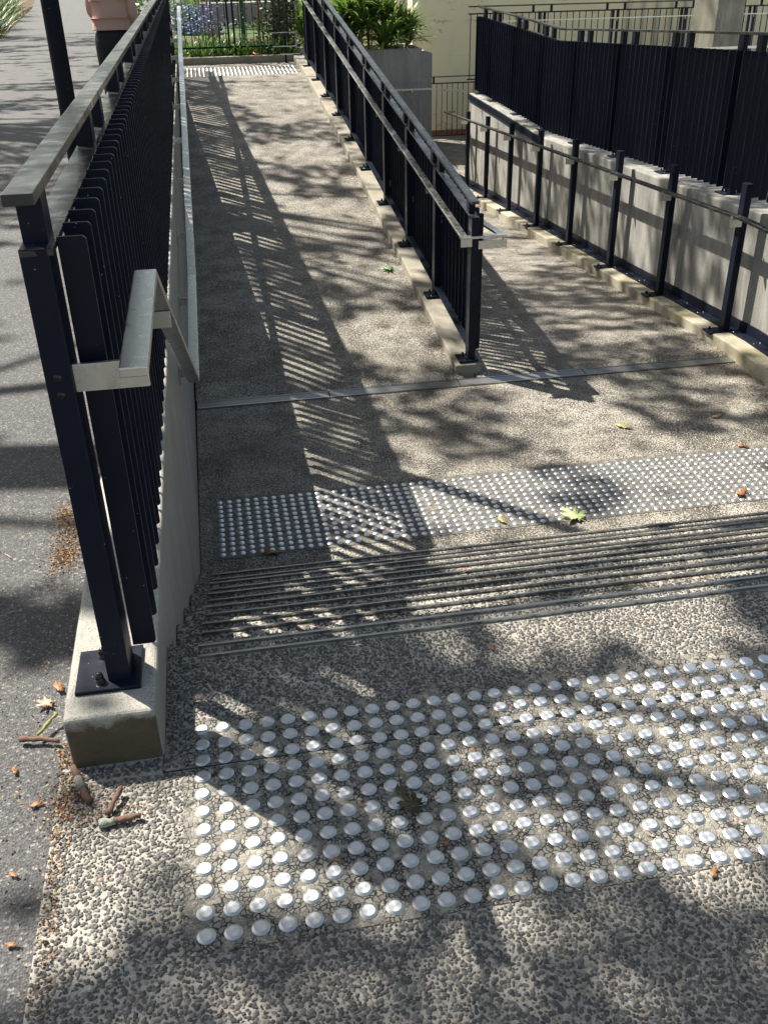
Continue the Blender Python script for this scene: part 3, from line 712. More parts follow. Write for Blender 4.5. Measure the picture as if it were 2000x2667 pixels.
# garden fence behind the end kerb
gf = empty('garden_fence', (-.2, 15.93, .1), 'thin black picket fence between the end kerb and the flower bed', 'fence')
loc(MB().bar((-.25, 15.93, .29), (1.9, 15.93, .29), .02, .028), gf).build('bottom_rail', M_PAINT, gf)
loc(MB().bar((-.25, 15.93, 1.42), (1.9, 15.93, 1.42), .02, .028), gf).build('top_rail', M_PAINT, gf)
for i in range(19):
    x = -.20+.112*i
    if abs(x-.78) > .07: loc(MB().box(x-.006, x+.006, 15.925, 15.937, .2, 1.5), gf).build('picket', M_PAINT, gf)
for x in (.735, .825): loc(MB().box(x-.016, x+.016, 15.915, 15.947, .10, 1.55), gf).build('post', M_PAINT, gf)
tag(MB().box(1.02, 1.10, 17.6, 17.68, .0, 3.0).build('green_post', M_GPOST, bevel=.01), 'square dark green post standing in the garden beyond the fence', 'post')
bn = empty('garden_bench', (1.0, 20.5, .05), 'long low grey concrete beam seat on the far lawn edge', 'bench')
loc(MB().box(.35, 2.7, 20.4, 20.85, .42, .78), bn).build('seat', M_PLANT, bn, bevel=.01)
for x in (.6, 2.3): loc(MB().box(x-.12, x+.12, 20.45, 20.8, .04, .42), bn).build('leg', M_PLANT, bn)

# ------------------------------------------------------------------ plants
def blades(n, origin, length, width, lean, mat_name=None, seg=5, spread=.05, curl=1.2, zlift=0, rng=RNG, up=.0):
    """strap leaves arching out of a crown; returns V, F(4)"""
    V = []; F = []
    for i in range(n):
        a = rng.uniform(0, 2*np.pi); L = length*rng.uniform(.6, 1.1); w = width*rng.uniform(.7, 1.15)
        th0 = rng.uniform(*lean); c = curl*rng.uniform(.5, 1.3)
        p = np.array(origin, float)+np.array([np.cos(a), np.sin(a), 0])*rng.uniform(0, spread)+np.array([0, 0, rng.uniform(0, up)])
        d = np.array([np.cos(a), np.sin(a)]); side = np.array([-d[1], d[0], 0]); tw = rng.uniform(-.5, .5)
        b = len(V)
        for s in range(seg+1):
            t = s/seg; th = th0+c*t*t*1.1
            ww = w*(.55+.45*math.sin(min(1, t*2.2)*math.pi/2))*(1-t**3)*.5+.0005
            off = side*ww*math.cos(tw)+np.array([0, 0, 1])*ww*math.sin(tw)*.6
            V += [p-off, p+off]
            if s < seg: p = p+np.array([d[0]*math.sin(th), d[1]*math.sin(th), math.cos(th)])*L/seg
        for s in range(seg): k = b+2*s; F.append((k, k+1, k+3, k+2))
    return V, F
def strap_plant(name, loc_, h, n, L_, wd, label, cat, group, mat, cane=.02, heads=1):
    T = empty(name, loc_, label, cat, group); V = []; F = []
    cb = MB()
    for k in range(heads):
        ox, oy = random.uniform(-.10, .10)*(heads > 1), random.uniform(-.10, .10)*(heads > 1); hh = h*random.uniform(.6, 1)
        cb.tube([(0, 0, 0), (ox*.6, oy*.6, hh*.5), (ox, oy, hh)], [cane, cane*.8, cane*.6], 7)
        v, f = blades(n, (ox, oy, hh), L_, wd, (.15, 1.5), up=.12, seg=6, curl=1.3)
        f = [tuple(i+len(V) for i in q) for q in f]; V += v; F += f
    cb.build('stem', M_CANE, T, smooth=True); raw('foliage', V, F, mat, T, smooth=True)
spots = [(2.55, .35), (2.85, .55), (3.1, .30), (3.35, .62), (3.6, .38), (3.82, .75), (4.02, .22), (4.2, .42), (2.25, .5), (3.05, .8), (3.7, .1), (4.3, .12), (2.4, .2), (2.7, .15), (2.95, .2), (3.25, .1), (3.5, .7), (3.95, .5)]
spots.sort()
for i, (x, h) in enumerate(spots):
    kind = ['tall broad leaved strappy plant', 'bushy fine leaved strappy plant', 'low drooping strappy plant'][i % 3]
    strap_plant('strappy_plant', (x, 18.35+.25*((i*7) % 3)*(1 if i < 12 else .6), -.08), h, [44, 60, 40][i % 3], [.80, .52, .66][i % 3], [.075, .04, .06][i % 3],
                kind+' in the grey planter, '+ordn(i)+' from its left end', 'plant', 'strappy plants in the planter', M_STRAP, heads=[2, 3, 1][i % 3])
# flower bed behind the fence (one mass nobody could count)
V = []; F = []
for i in range(150):
    x, y = RNG.uniform(-.3, 1.85), RNG.uniform(15.96, 17.3)
    v, f = blades(9, (x, y, .07), .42, .028, (.1, .9), seg=5, curl=1.2); F += [tuple(j+len(V) for j in q) for q in f]; V += v
tag(raw('flower_bed_leaves', V, F, M_BED, smooth=True), 'bright green strappy leaf bed behind the garden fence', 'ground cover', kind='stuff')
V = []; F = []
for i in range(1300):
    x, y = RNG.normal(.2, .32), RNG.uniform(16.05, 17.2); z = RNG.uniform(.48, .90)
    s = RNG.uniform(.010, .024); n_ = RNG.normal(size=3); n_ /= np.linalg.norm(n_); a_ = np.cross(n_, [.3, .5, .8]); a_ /= np.linalg.norm(a_); b_ = np.cross(n_, a_)
    c0 = np.array([x, y, z]); k = len(V); V += [c0-a_*s, c0-b_*s*.6, c0+a_*s, c0+b_*s*.6]; F.append((k, k+1, k+2, k+3))
tag(raw('bluebell_flowers', V, F, M_FLOWER), 'haze of small lavender blue flowers above the strappy bed', 'flowers', kind='stuff')
V = []; F = []
for i in range(2400):
    x, y, z = RNG.normal(1.70, .2), RNG.uniform(16.1, 17.0), RNG.uniform(.1, 1.6)
    if x > 1.93: continue
    s = RNG.uniform(.02, .045); n_ = RNG.normal(size=3); n_ /= np.linalg.norm(n_); a_ = np.cross(n_, [.3, .5, .8]); a_ /= np.linalg.norm(a_); b_ = np.cross(n_, a_)
    c0 = np.array([x, y, z]); k = len(V); V += [c0-a_*s, c0-b_*s*.5, c0+a_*s, c0+b_*s*.5]; F.append((k, k+1, k+2, k+3))
sh = empty('dark_shrub', (1.7, 16.5, .07), 'dark small leaved shrub around the tree foot by the head of the ramp', 'shrub')
raw('foliage', [(p[0]-1.7, p[1]-16.5, p[2]-.07) for p in V], F, M_DARKLEAF, sh)
for i in range(5): loc(MB().tube([(1.7, 16.5, .07), (1.6+.06*i, 16.4+.05*i, .8), (1.5+.1*i, 16.4, 1.5)], [.012, .009, .005], 6), sh).build('stem', M_BARK, sh)
for i, (x, y) in enumerate([(.42, 16.9), (.52, 16.8), (.60, 17.0), (.33, 17.1), (1.28, 16.9), (1.38, 17.1)]):
    t_ = empty('cane_clump', (x, y, .07), ['pale leaning cane stem', 'thicker straight cane stem', 'cane stem at the right of the clump', 'thin cane stem behind the flowers', 'lone cane stem beside the green post', 'hindmost cane stem near the trunk'][i]+' in the flower bed', 'cane', 'canes rising from the flower bed')
    MB().tube([(0, 0, 0), (.02*(-1)**i, 0, .8), (.07*(-1)**i, .02, 1.8)], [.020, .017, .012], 8).build('stem', M_CANE, t_, smooth=True)
    v, f = blades(16, (.05*(-1)**i, 0, 1.5), .3, .03, (.4, 1.6), up=.5); raw('foliage', v, f, M_BED, t_, smooth=True)
for i, (x, y, r) in enumerate([(-.6, 25.5, 1.2), (1.0, 26.5, 1.0), (2.4, 25.2, 1.1), (3.6, 27, 1.4), (.3, 23.8, .6)]):
    t_ = empty('garden_shrub', (x, y, .03), ['broad', 'round', 'dark', 'tall', 'small near'][i]+' shrub far beyond the lawn behind the garden fence', 'shrub')
    P = RNG.normal(size=(900, 3)); P /= np.linalg.norm(P, axis=1)[:, None]; P *= RNG.uniform(.4, 1, 900)[:, None]**.5*r; P[:, 2] = np.abs(P[:, 2])*.9+.05
    V, F = leafquads(P, .07, RNG); raw('foliage', V, F, M_DARKLEAF if i % 2 else M_BED, t_); MB().tube([(0, 0, 0), (.03, 0, r*.7)], [.04, .02], 7).build('stem', M_BARK, t_)
# turf lilies by the verge, top left
for i, (x, y) in enumerate([(-5.15, 28.5), (-5.75, 30.0), (-5.6, 33.0), (-5.4, 27.0), (-6.4, 32.5), (-6.0, 36.0), (-6.5, 40.0), (-7.0, 36.0), (-4.75, 25.5), (-5.0, 24.2)]):
    t_ = empty('turf_lily', (x, y, -.02), None, 'plant', 'turf lilies along the path verge')
    t_['label'] = ['turf lily clump nearest the path edge', 'turf lily clump behind the nearest one', 'turf lily clump reaching over the leaf litter', 'wide turf lily clump at the frame edge', 'pale turf lily clump deep in the verge', 'far turf lily clump close to the path', 'farthest turf lily clump by the path', 'turf lily clump hidden at the back', 'front turf lily clump on bare litter', 'first turf lily clump at the left border'][i]
    v, f = blades(170, (0, 0, 0), 1.05, .030, (.15, 1.1), spread=.45, seg=6, curl=1.5); raw('foliage', v, f, M_LIRI, t_, smooth=True)

# ------------------------------------------------------------------ shade trees whose crowns throw the dappled light
def vnoise(seed, fx, fy):
    g = np.random.default_rng(seed).uniform(-1, 1, (96, 96))
    def f(x, y):
        u = x*fx+40; v = y*fy+30; i = np.floor(u).astype(int); j = np.floor(v).astype(int); a = u-i; b = v-j
        a = a*a*(3-2*a); b = b*b*(3-2*b); i %= 95; j %= 95
        return (g[i, j]*(1-a)+g[i+1, j]*a)*(1-b)+(g[i, j+1]*(1-a)+g[i+1, j+1]*a)*b
    return f
n1, n2, n3, n4 = vnoise(3, .55, 1.0), vnoise(5, 1.4, 2.8), vnoise(8, 3.5, 5.5), vnoise(9, .9, 5.0)
# where the crowns are open (+) and dense (-): x, y of the shade they throw, radii, weight
GAPS = [(3.65,6.2,.35,.5,-.55),(3.65,8.4,.35,.6,-.55),(3.7,10.6,.35,.7,-.5),(3.6,7.3,.3,.3,.3),(.9,14.9,1.2,.5,.4),(.24,.16,.27,.13,-1.8),(.30,-.16,.20,.16,-1.5),(-.45,-.15,.2,.3,.6),(3.2,18.4,1.9,1.3,1.6),(.12,.27,.15,.07,-1),(.45,.12,.15,.08,-.8),(.0,.20,.1,.06,-.8),(0.02,-0.31,0.1,0.07,1),(-0.15,-0.33,0.08,0.06,1),(0.08,-0.47,0.08,0.05,1),(-0.01,0.02,0.08,0.07,1),(.17,.14,.08,.07,.2),(0.25,-0.13,0.11,0.09,-1),(0.39,-0.29,0.1,0.08,-1),(0.28,-0.39,0.06,0.04,-1),(0.61,-0.19,0.05,0.04,1),(0.6,-0.37,0.05,0.03,1),(0.54,-0.04,0.07,0.06,-1),(0.77,-0.33,0.16,0.12,-1),(0.61,-0.5,0.11,0.08,-1),(1.17,-0.08,0.14,0.11,1),(0.97,-0.66,0.08,0.05,1),(0.74,-0.68,0.14,0.09,-1),(0.3,-0.69,0.16,0.1,-1),(-0.06,-0.62,0.13,0.09,-0.5),(0.79,-0.54,0.06,0.04,0.6),(0.61,0.18,0.19,0.18,-1),(0.38,0.3,0.07,0.06,1),(0.94,0.07,0.09,0.08,-0.6),(1.23,0.07,0.1,0.08,0.5),(-0.1,-0.14,0.04,0.04,0.6),(-0.09,0.19,0.05,0.05,1),(-0.45,0.35,0.15,0.14,-.5),(-.75,1.6,.5,.8,.5),(-1.2,3.5,1.2,1.2,.4),(-0.49,0.97,0.12,0.14,0.8),(-0.72,2.51,0.2,0.34,1),(-0.59,1.38,0.13,0.17,0.5),(-0.5,0.64,0.11,0.11,-.6),(-0.41,-0.04,0.07,0.05,0.7),(-0.34,-0.41,0.09,0.06,-0.7),(0.1,1.34,0.11,0.11,0.8),(0.09,0.78,0.09,0.09,0.6),(0.45,1.54,0.14,0.15,-0.7),(0.97,1.52,0.22,0.22,0.9),(1.66,1.9,0.24,0.25,0.7),(1.68,1.34,0.14,0.14,-0.8),(1.01,0.61,0.17,0.16,-0.8),(0.67,4.03,0.34,0.45,0.6),(1.08,4.22,0.47,0.66,-0.7),(0.39,3.83,0.2,0.25,-0.6),(0.99,3.47,0.21,0.25,0.9),(1.54,3.39,0.25,0.3,-1),(2.11,3.37,0.26,0.3,0.9),(1.67,4.09,0.35,0.47,0.9),(2.29,4.01,0.28,0.37,-0.6),(2.48,3.64,0.34,0.42,0.5),(2.6,5.01,0.54,0.85,-0.7),(1.43,4.98,0.21,0.31,0.6),(1.63,4.33,0.2,0.26,0.5),
 (1.25,12.78,0.53,1.02,1),(1.29,11.28,0.29,0.49,-1),(1.0,10.24,0.35,0.56,1),(1.03,9.3,0.41,0.61,-0.8),(0.9,8.3,0.45,0.61,1),(0.94,7.61,0.35,0.45,-0.5),(0.97,6.99,0.33,0.39,0.9),(0.65,6.36,0.31,0.34,-1),(0.8,5.93,0.3,0.31,1),(0.89,5.48,0.17,0.17,0.8),(0.76,13.06,0.32,0.62,0.5),(0.5,11.93,0.25,0.44,-1),(-0.03,7.86,0.21,0.27,0.5),(0.03,6.39,0.18,0.2,0.5),(-0.12,7.17,0.2,0.24,-0.7),(2.33,8.52,0.3,0.68,0.8),(2.1,6.89,0.39,0.75,-0.9),(2.4,6.13,0.45,0.81,0.8),(1.76,6.2,0.18,0.31,-0.5),(3.08,6.59,0.25,0.47,-0.4)]
trees = [(-5.6, 4.5, 'broad shade tree left of the asphalt path, nearest the steps'), (-5.9, 13.5, 'broad shade tree left of the asphalt path, farther along'),
         (1.63, 16.75, 'thick trunked tree in the flower bed at the head of the ramp')]
G = 150000
gx = RNG.uniform(-6, 8, G); gy = RNG.uniform(-2.5, 26, G)
fld = .55*n1(gx, gy)+.45*n2(gx, gy)+.30*n3(gx, gy)+.42*n4(gx, gy)
for (x, y, a, b, s) in GAPS: fld -= 1.25*s*np.exp(-(((gx-x)/a)**2+((gy-y)/b)**2)*.8)
open_ = np.where(gx > 3.0, -.10, 0)+np.where(gy > 14.5, .25, 0)
keep = fld > .0+open_
keep &= RNG.random(G) < np.where((gy < 3) & (gx > -1), 1, .62)
keep |= (RNG.random(G) < .012)
gx, gy = gx[keep], gy[keep]; n = len(gx)
Z = np.where(gy < 2.5, RNG.uniform(5.6, 8.2, n), RNG.uniform(6.5, 11.5, n))
LX_, LY_ = gx-.55*Z, gy+.58*Z
tid = np.argmin([(LX_-t[0])**2*.6+(LY_-t[1])**2 for t in trees], axis=0)
P = np.stack([LX_, LY_, Z], 1)
for i, (tx, ty, lab) in enumerate(trees):
    T = empty('shade_tree', (tx, ty, -.05), lab, 'tree', 'trees shading the ramps')
    sel = P[tid == i]
    V, F = leafquads(sel-np.array([tx, ty, -.05]), .085, RNG); raw('crown', V, F, M_CANOPY, T)
    r0 = [.28, .26, .15][i]; b = MB(); H = 5.2
    b.tube([(0, 0, -.1), (.02, 0, .5), (.05, .03, 1.5), (0, .1, 3.2), (.1, 0, H)], [r0*1.25, r0, r0*.88, r0*.8, r0*.7], 16)
    if len(sel):
        idx = RNG.choice(len(sel), 26, replace=len(sel) < 26)
        for q in sel[idx]:
            q = q-np.array([tx, ty, -.05]); m = np.array([q[0]*.45, q[1]*.45, (H+q[2])*.5+.4+RNG.uniform(-.3, .3)])
            b.tube([(.05, 0, H-RNG.uniform(.2, 1.2)), tuple(m), tuple(q)], [.06, .03, .010], 6)
    b.build('trunk', M_BARK, T, smooth=True)
print('leaves', n)

# ------------------------------------------------------------------ person
def skin(name, verts, edges, radii, mat, parent, sub=2, root=0):
    me_ = bpy.data.meshes.new(name); me_.from_pydata(verts, edges, []); me_.materials.append(mat)
    o_ = bpy.data.objects.new(name, me_); COL.objects.link(o_)
    if parent: o_.parent = parent
    if not me_.skin_vertices: 
        md = o_.modifiers.new('skin', 'SKIN')
        if not me_.skin_vertices:
            bm = bmesh.new(); bm.from_mesh(me_); bm.verts.layers.skin.verify(); bm.to_mesh(me_); bm.free()
    md = o_.modifiers.get('skin') or o_.modifiers.new('skin', 'SKIN'); md.use_smooth_shade = True
    for sv, r in zip(me_.skin_vertices[0].data, radii): sv.radius = r if hasattr(r, '__len__') else (r, r)
    me_.skin_vertices[0].data[root].use_root = True
    s_ = o_.modifiers.new('sub', 'SUBSURF'); s_.levels = sub; s_.render_levels = sub
    return o_
M_SKIN = simple('skin', (.45, .27, .19), .5, 0, .08, 12)
M_PINK = simple('pink_knit', (.50, .315, .26), .9, 0, .10, 14, .004, 30)
M_TROU = simple('black_trousers', (.008, .008, .010), .75, 0, .3, 12, .006, 14)
M_HAIR = simple('dark_brown_hair', (.03, .018, .012), .5, 0, .3, 60)
M_SHOE = simple('white_sneaker', (.6, .6, .58), .6, 0, .1, 30)
pe = empty('person', (-.60, 8.85, 0), 'person in a pale pink sweater and black trousers walking away on the asphalt path', 'person')
V = [(0, 0, .93), (0, 0, 1.05), (0, .01, 1.20), (0, .01, 1.34), (0, .02, 1.42), (0, .0, 1.50), (0, -.0, 1.60),   # 0-6 pelvis..head
     (.155, .01, 1.36), (.205, -.02, 1.11), (.205, .08, .92), (.20, .12, .85),        # right arm 7-10
     (-.155, .01, 1.36), (-.175, .04, 1.12), (-.10, .24, 1.08), (-.07, .30, 1.09),   # left arm 11-14
     (.085, 0, .86), (.095, .10, .50), (.095, .02, .10), (.095, .10, .04),        # right leg 15-18
     (-.085, 0, .86), (-.09, -.02, .50), (-.09, -.22, .14), (-.09, -.15, .05)]
Ed = [(0, 1), (1, 2), (2, 3), (3, 4), (4, 5), (5, 6), (3, 7), (7, 8), (8, 9), (9, 10), (3, 11), (11, 12), (12, 13), (13, 14), (0, 15), (15, 16), (16, 17), (17, 18), (0, 19), (19, 20), (20, 21), (21, 22)]
rr = [(.13, .10), (.115, .09), (.13, .10), (.13, .09), .055, .055, (.078, .095), .05, .04, .028, .022, .05, .04, .028, .022, .078, .052, .036, .03, .078, .052, .036, .03]
skin('body', V, Ed, rr, M_SKIN, pe)
def hand(x, y, z, sgn):
    V = [(x, y, z), (x, y+.01, z-.045), (x, y+.012, z-.08)]; E = [(0, 1), (1, 2)]; r = [(.016, .022), (.014, .032), (.012, .036)]
    for i, (dy, ln) in enumerate(((-.028, .060), (-.009, .068), (.010, .064), (.028, .05))):
        b0 = len(V); V += [(x, y+.012+dy, z-.085), (x-sgn*.006, y+.014+dy, z-.085-ln*.5), (x-sgn*.018, y+.018+dy, z-.085-ln)]
        E += [(2, b0), (b0, b0+1), (b0+1, b0+2)]; r += [.0085, .0078, .0065]
    b0 = len(V); V += [(x-sgn*.012, y+.045, z-.045), (x-sgn*.022, y+.055, z-.075)]; E += [(1, b0), (b0, b0+1)]; r += [.010, .008]
    return skin('hand', V, E, r, M_SKIN, pe, 1)
hand(.20, .125, .84, 1); h_ = hand(0, 0, 0, -1); h_.location = (-.065, .30, 1.09); h_.rotation_euler = (R(70), 0, 0)
MB().box(-.11, -.03, .37, .378, 1.06, 1.20).build('phone', M_PAINT, pe, bevel=.003)
Vs = [(0, 0, 1.085), (0, 0, 1.14), (0, .01, 1.22), (0, .01, 1.34), (0, .015, 1.41), (.155, .01, 1.36), (.205, -.02, 1.11), (.205, .07, .95), (-.155, .01, 1.36), (-.175, .04, 1.12), (-.11, .21, 1.08)]
Es = [(0, 1), (1, 2), (2, 3), (3, 4), (3, 5), (5, 6), (6, 7), (3, 8), (8, 9), (9, 10)]
skin('sweater', Vs, Es, [(.185, .135), (.185, .13), (.178, .125), (.165, .11), (.07, .07), .072, .058, .042, .072, .058, .042], M_PINK, pe, 2, 1)
Vt = [(0, 0, 1.05), (0, 0, .90), (.088, 0, .80), (.097, .10, .50), (.097, .02, .11), (-.088, 0, .80), (-.092, -.02, .50), (-.092, -.21, .16)]
skin('trousers', Vt, [(0, 1), (1, 2), (2, 3), (3, 4), (1, 5), (5, 6), (6, 7)], [(.175, .125), (.21, .15), .115, .075, .055, .115, .075, .055], M_TROU, pe, 2, 0)
skin('hair', [(0, -.02, 1.50), (0, -.035, 1.60), (0, -.01, 1.68), (0, -.075, 1.42)], [(0, 1), (1, 2), (0, 3)], [(.08, .07), (.098, .10), (.07, .08), (.05, .04)], M_HAIR, pe, 2, 0)
MB().lathe([(.001, 0), (.011, .004), (.014, .012), (.008, .03), (.001, .034)], 10, (0, .10, 1.575)).build('nose', M_SKIN, pe, smooth=True)
for s in (-1, 1):
    MB().lathe([(.001, 0), (.008, .004), (.011, .010), (.008, .016), (.001, .02)], 10, (s*.032, .088, 1.60)).build('eye', M_SHOE, pe, smooth=True)
    MB().lathe([(.001, 0), (.012, .01), (.015, .03), (.010, .05), (.001, .056)], 10, (s*.082, .0, 1.575)).build('ear', M_SKIN, pe, smooth=True)
MB().box(-.022, .022, .090, .097, 1.548, 1.556).build('mouth', simple('lip', (.35, .12, .10), .5), pe, bevel=.003)
for x, y, z in ((.095, .06, 0), (-.09, -.18, .02)):
    MB().hexa([(x-.04, y-.12, z), (x+.04, y-.12, z), (x+.045, y+.13, z), (x-.045, y+.13, z), (x-.03, y-.11, z+.10), (x+.03, y-.11, z+.10), (x+.03, y+.10, z+.045), (x-.03, y+.10, z+.045)]).build('shoe', M_SHOE, pe, bevel=.02, seg=3)

# ------------------------------------------------------------------ fallen leaves, twigs, litter
def flat_leaf(name, pts, loc_, s, rot, mat, label, cat='leaf', group='fallen leaves', tilt=(0, 0), stalk=True, curl=.12):
    V = [(0, 0, .06*s)]+[(x*s, y*s, curl*s*(x*x+y*y)+random.uniform(-.04, .22)*s) for x, y in pts]; n = len(pts)
    T = empty(name, loc_, label, cat, group); T.rotation_euler = (tilt[0], tilt[1], rot)
    o_ = raw('blade', V, [(0, i+1, (i+1) % n+1) for i in range(n)], mat, T)
    o_.modifiers.new('thick', 'SOLIDIFY').thickness = .0006
    if stalk: MB().tube([(0, -.3*s, .02*s), (.05*s, -1.0*s, .05*s), (.12*s, -1.5*s, .12*s)], [.0011, .0009, .0007], 5).build('stalk', mat, T)
    return T
def maple():
    out = []
    lob = [(-150, .62), (-95, .85), (-45, .95), (0, 1.12), (45, .95), (95, .85), (150, .62)]
    for k, (a, r) in enumerate(lob):
        for da, rr_ in ((-16, .62), (-11, .80), (-6, .78), (0, 1.0), (6, .78), (11, .80), (16, .62)):
            t = R(a+da); out.append((math.sin(t)*r*rr_, math.cos(t)*r*rr_))
        if k < 6:
            t = R((a+lob[k+1][0])/2); out.append((math.sin(t)*.36, math.cos(t)*.36))
    return out
oval = [(math.sin(t)*.42*(1+.28*math.sin(5*t+1)), math.cos(t)*(1+.12*math.sin(7*t))) for t in [i*2*math.pi/26 for i in range(26)]]
def lm(name, c): return simple(name, c, .5, 0, .35, 60, .001, 200)
M_MAPLE = lm('pale_green_maple', (.36, .44, .20)); M_GRN = lm('fresh_green_leaf', (.08, .22, .05)); M_YEL = lm('yellowed_leaf', (.26, .25, .08))
M_ORG = lm('orange_dry_leaf', (.27, .125, .055)); M_BRN = lm('brown_dry_leaf', (.24, .12, .05)); M_OLV = lm('withered_olive_leaf', (.06, .055, .02)); M_PNK = lm('pinkish_dry_leaf', (.52, .33, .25))
flat_leaf('maple_leaf', maple(), (1.905, 2.455, -1.079), .095, .5, M_MAPLE, 'large pale green lobed maple leaf lying on the lower stud band')
flat_leaf('maple_leaf', maple(), (1.63, 6.45, ramp_z(6.45)+.008), .075, 1.6, M_GRN, 'small dark green lobed leaf lying on the left ramp by the kerb')
for (x, y, z, s, r_, mt, lb, sh_) in [(2.60, 3.48, -1.087, .05, .8, M_YEL, 'yellow green oval leaf on the lower landing', oval), (3.25, 3.50, -1.087, .04, 2, M_PNK, 'pinkish dry leaf on the lower landing near the mossy kerb', oval),
        (3.19, 3.06, -1.08, .035, 1, M_ORG, 'orange leaf at the back edge of the lower stud band', oval), (2.89, 2.51, -1.078, .05, 2.2, M_ORG, 'curled orange leaf at the front of the lower stud band', oval),
        (1.51, 2.50, -1.08, .04, .3, M_YEL, 'yellowish leaf tucked beside the large maple leaf', oval), (.275, 2.44, -1.082, .05, 1.3, M_BRN, 'brown leaf at the left end of the lower stud band', oval),
        (.03, 2.19, -1.086, .05, 1.2, M_PNK, 'dry pinkish leaf in the corner at the foot of the steps', oval), (-.03, 2.16, -1.086, .03, .2, M_PNK, 'small curled dry leaf against the wall at the foot of the steps', oval),
        (.437, -.325, .012, .036, 1.55, M_OLV, 'withered olive leaf draped over studs of the top landing', maple()), (.418, -.288, .009, .022, .4, M_OLV, 'smaller withered scrap beside the olive leaf', oval),
        (.33, -.30, .004, .010, 1.0, M_ORG, 'tiny orange bud scale between left studs', oval), (.26, -.43, .006, .010, 1.0, M_ORG, 'tiny orange husk touching a stud in the lower rows', oval),
        (.60, -.19, .004, .009, .5, M_ORG, 'tiny orange flake left of the lit streak', oval), (.655, -.215, .004, .009, 2.5, M_BRN, 'tiny brown flake right of the lit streak', oval),
        (.48, -.43, .004, .011, 2.5, M_ORG, 'tiny curled orange husk in the second lowest stud row', oval), (.97, -.60, .004, .014, 2.5, M_BRN, 'brown scrap just below the stud grid at the right', oval),
        (.74, .155, .004, .012, .5, M_BRN, 'brown scrap on bare pebbles between studs and steps', oval), (.98, 1.30, -.36-.18, .016, .5, M_ORG, 'orange scrap on a middle step', oval),
        (-.345, .22, .001, .022, .5, M_ORG, 'orange leaf leaning at the kerb edge', oval), (-.365, .165, .003, .028, 2.1, M_PNK, 'crumpled pink leaf on the asphalt beside the kerb', maple()),
        (-.41, -.05, .001, .012, .3, M_ORG, 'orange bud scale on asphalt below the twigs', oval), (-.35, -.16, .001, .014, 2, M_ORG, 'rounded orange scale on asphalt by the mulch line', oval),
        (-.37, -.34, .001, .011, 1, M_ORG, 'orange scale low on the asphalt', oval), (-.35, -.50, .001, .012, 1.4, M_ORG, 'yellow brown scale near the bottom of the asphalt', oval)]:
    flat_leaf('fallen_leaf', sh_, (x, y, z), s, r_, mt, lb, stalk=s > .03, curl=.18)
M_TWIG = concrete('twig_bark', (.085, .045, .032), (.20, .115, .08), streak=.4, bump=.002); M_TWG = simple('green_twig', (.22, .22, .07), .7, 0, .3, 60); M_LICH = concrete('pale_lichen', (.20, .21, .17), (.40, .42, .36), speck=.8)
def twig(pts, rs, label, mat=M_TWIG, lichen=None):
    T = empty('twig', pts[0], label, 'twig', 'broken twigs by the kerb end'); P_ = []
    for k in range(len(pts)-1):
        for t in (0, .25, .5, .75): P_.append([pts[k][j]*(1-t)+pts[k+1][j]*t+(random.uniform(-.0022, .0022) if t else 0)-pts[0][j] for j in range(3)])
    P_.append([pts[-1][j]-pts[0][j] for j in range(3)])
    rr_ = [.74*(rs[0]+(rs[1]-rs[0])*i/(len(P_)-1))+random.uniform(-.0014, .0016) for i in range(len(P_))]
    MB().tube(P_, rr_, 10).build('stem', mat, T, smooth=True)
    if lichen:
        a, b_ = lichen; MB().tube(P_[a:b_], [r+.0016+random.uniform(0, .001) for r in rr_[a:b_]], 9).build('lichen', M_LICH, T, smooth=True)
flat_leaf('red_scrap', oval, (1.16, 15.78, .172), .07, .9, lm('red_petals', (.55, .04, .03)), 'small crumpled red scrap lying on the far end kerb', 'scrap', None, stalk=False, curl=.5)
twig([(-.410, .042, .010), (-.370, .034, .011), (-.322, .018, .010)], (.0085, .0075), 'thick reddish twig lying on the asphalt left of the kerb end')
twig([(-.372, .044, .014), (-.352, .072, .018), (-.333, .100, .024)], (.0050, .0042), 'thin greenish twig pointing up to the kerb corner', M_TWG)
twig([(-.282, -.072, .012), (-.262, -.125, .012), (-.235, -.185, .012)], (.0105, .0085), 'lichen crusted twig just below the kerb corner', lichen=(3, 6))
twig([(-.213, -.250, .011), (-.170, -.248, .012), (-.128, -.245, .012)], (.0095, .0080), 'thick horizontal twig with a pale lichen end', lichen=(0, 4))
twig([(-.196, -.228, .014), (-.185, -.20, .017), (-.172, -.165, .020)], (.0075, .0070), 'short fibrous twig leaning up behind the horizontal one')
twig([(-.62, .95, .002), (-.585, .90, .003), (-.55, .86, .002)], (.0016, .0010), 'thin pale straw stalk on the asphalt', M_PNK)
twig([(-.44, -.43, .005), (-.40, -.415, .005)], (.006, .005), 'pale cut stick at the left edge of the photo', M_PNK)
def litm():
    k = N('brown_litter'); c = k.ramp(k.geo.outputs['Random Per Island'], [(0, (.07, .035, .018)), (.4, (.19, .095, .04)), (.8, (.34, .19, .08)), (1, (.50, .38, .24))])
    return k.done(c, .9)
M_LIT = litm()
P_ = []; C_ = []
def scatter(n, cx, cy, sx, sy, zf, corr=0):
    for i in range(n):
        x = RNG.normal(cx, sx); y = RNG.normal(cy, sy); P_.append((x, y, zf+RNG.uniform(.001, .006)))
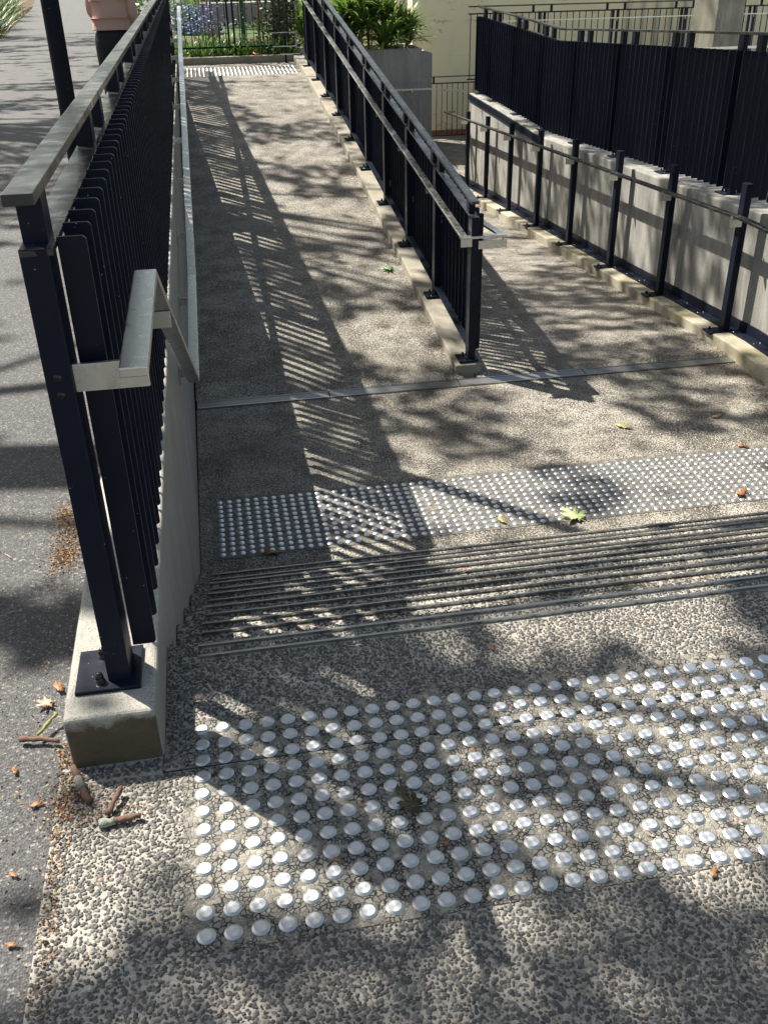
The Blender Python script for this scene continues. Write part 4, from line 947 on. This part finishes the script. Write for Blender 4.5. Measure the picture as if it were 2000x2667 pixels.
scatter(1100, -.39, .97, .035, .13, 0); scatter(300, -.40, .84, .02, .03, 0); scatter(250, -.42, 1.10, .02, .03, 0); scatter(260, -.33, 1.3, .03, .3, 0); scatter(420, -.285, -.16, .028, .045, .0); scatter(260, -.29, -.36, .012, .13, .0); scatter(150, -.285, -.62, .012, .14, 0)
scatter(160, -.45, .2, .10, .3, 0); scatter(120, -.42, -.3, .07, .2, 0); scatter(160, -.22, -.22, .06, .03, 0); scatter(60, -.05, .14, .03, .04, 0); scatter(120, .4, -.3, .5, .25, .001); scatter(90, -.6, .8, .2, .5, 0)
scatter(140, -.30, -.02, .012, .03, .0); scatter(70, -.075, .05, .008, .12, 0)
P_ = [p for p in P_ if not (-.285 < p[0] < -.083 and p[1] > -.07)]
V, F = leafquads(np.array(P_), .0040, RNG)
tag(raw('bark_litter', V, F, M_LIT), 'crumbly orange brown bark litter along the kerb and asphalt edge', 'litter', kind='stuff')
P_ = []; scatter(260, 1.69, 5.2, .04, 1.6, 0); P_ = [(x, y, ramp_z(y)+.003) for x, y, z in P_ if 4.6 < y < 12 and x < 1.75]
P2 = [(RNG.normal(3.70, .09), RNG.uniform(2.6, 6), 0) for i in range(420)]; P_ += [(min(x, 3.82), y, ramp2_z(y)+.003) for x, y, z in P2]
P_ += [(RNG.uniform(0, 3.7), RNG.uniform(.4, 4.3), 0) for i in range(160)]
P_ = [(x, y, (z if z else (-RISE*min(6, int((y-.0)//TREAD)) if y < 2.05 else -1.088))+.002) for x, y, z in P_]
V, F = leafquads(np.array(P_), .008, RNG)
tag(raw('leaf_litter', V, F, simple('tan_litter', (.33, .19, .09), .85, 0, .5, 60)), 'tan leaf scraps gathered along the kerb feet of the ramps', 'litter', kind='stuff')
P_ = [(lerp(ae, y)-abs(RNG.normal(-.1, .45)), y, .0) for y in RNG.uniform(14, 44, 2600)]
V, F = leafquads(np.array(P_), .035, RNG)
tag(raw('verge_litter', V, F, simple('dry_leaf_litter', (.32, .19, .10), .85, 0, .5, 8)), 'dry brown leaf litter along the far path verge', 'litter', kind='stuff')
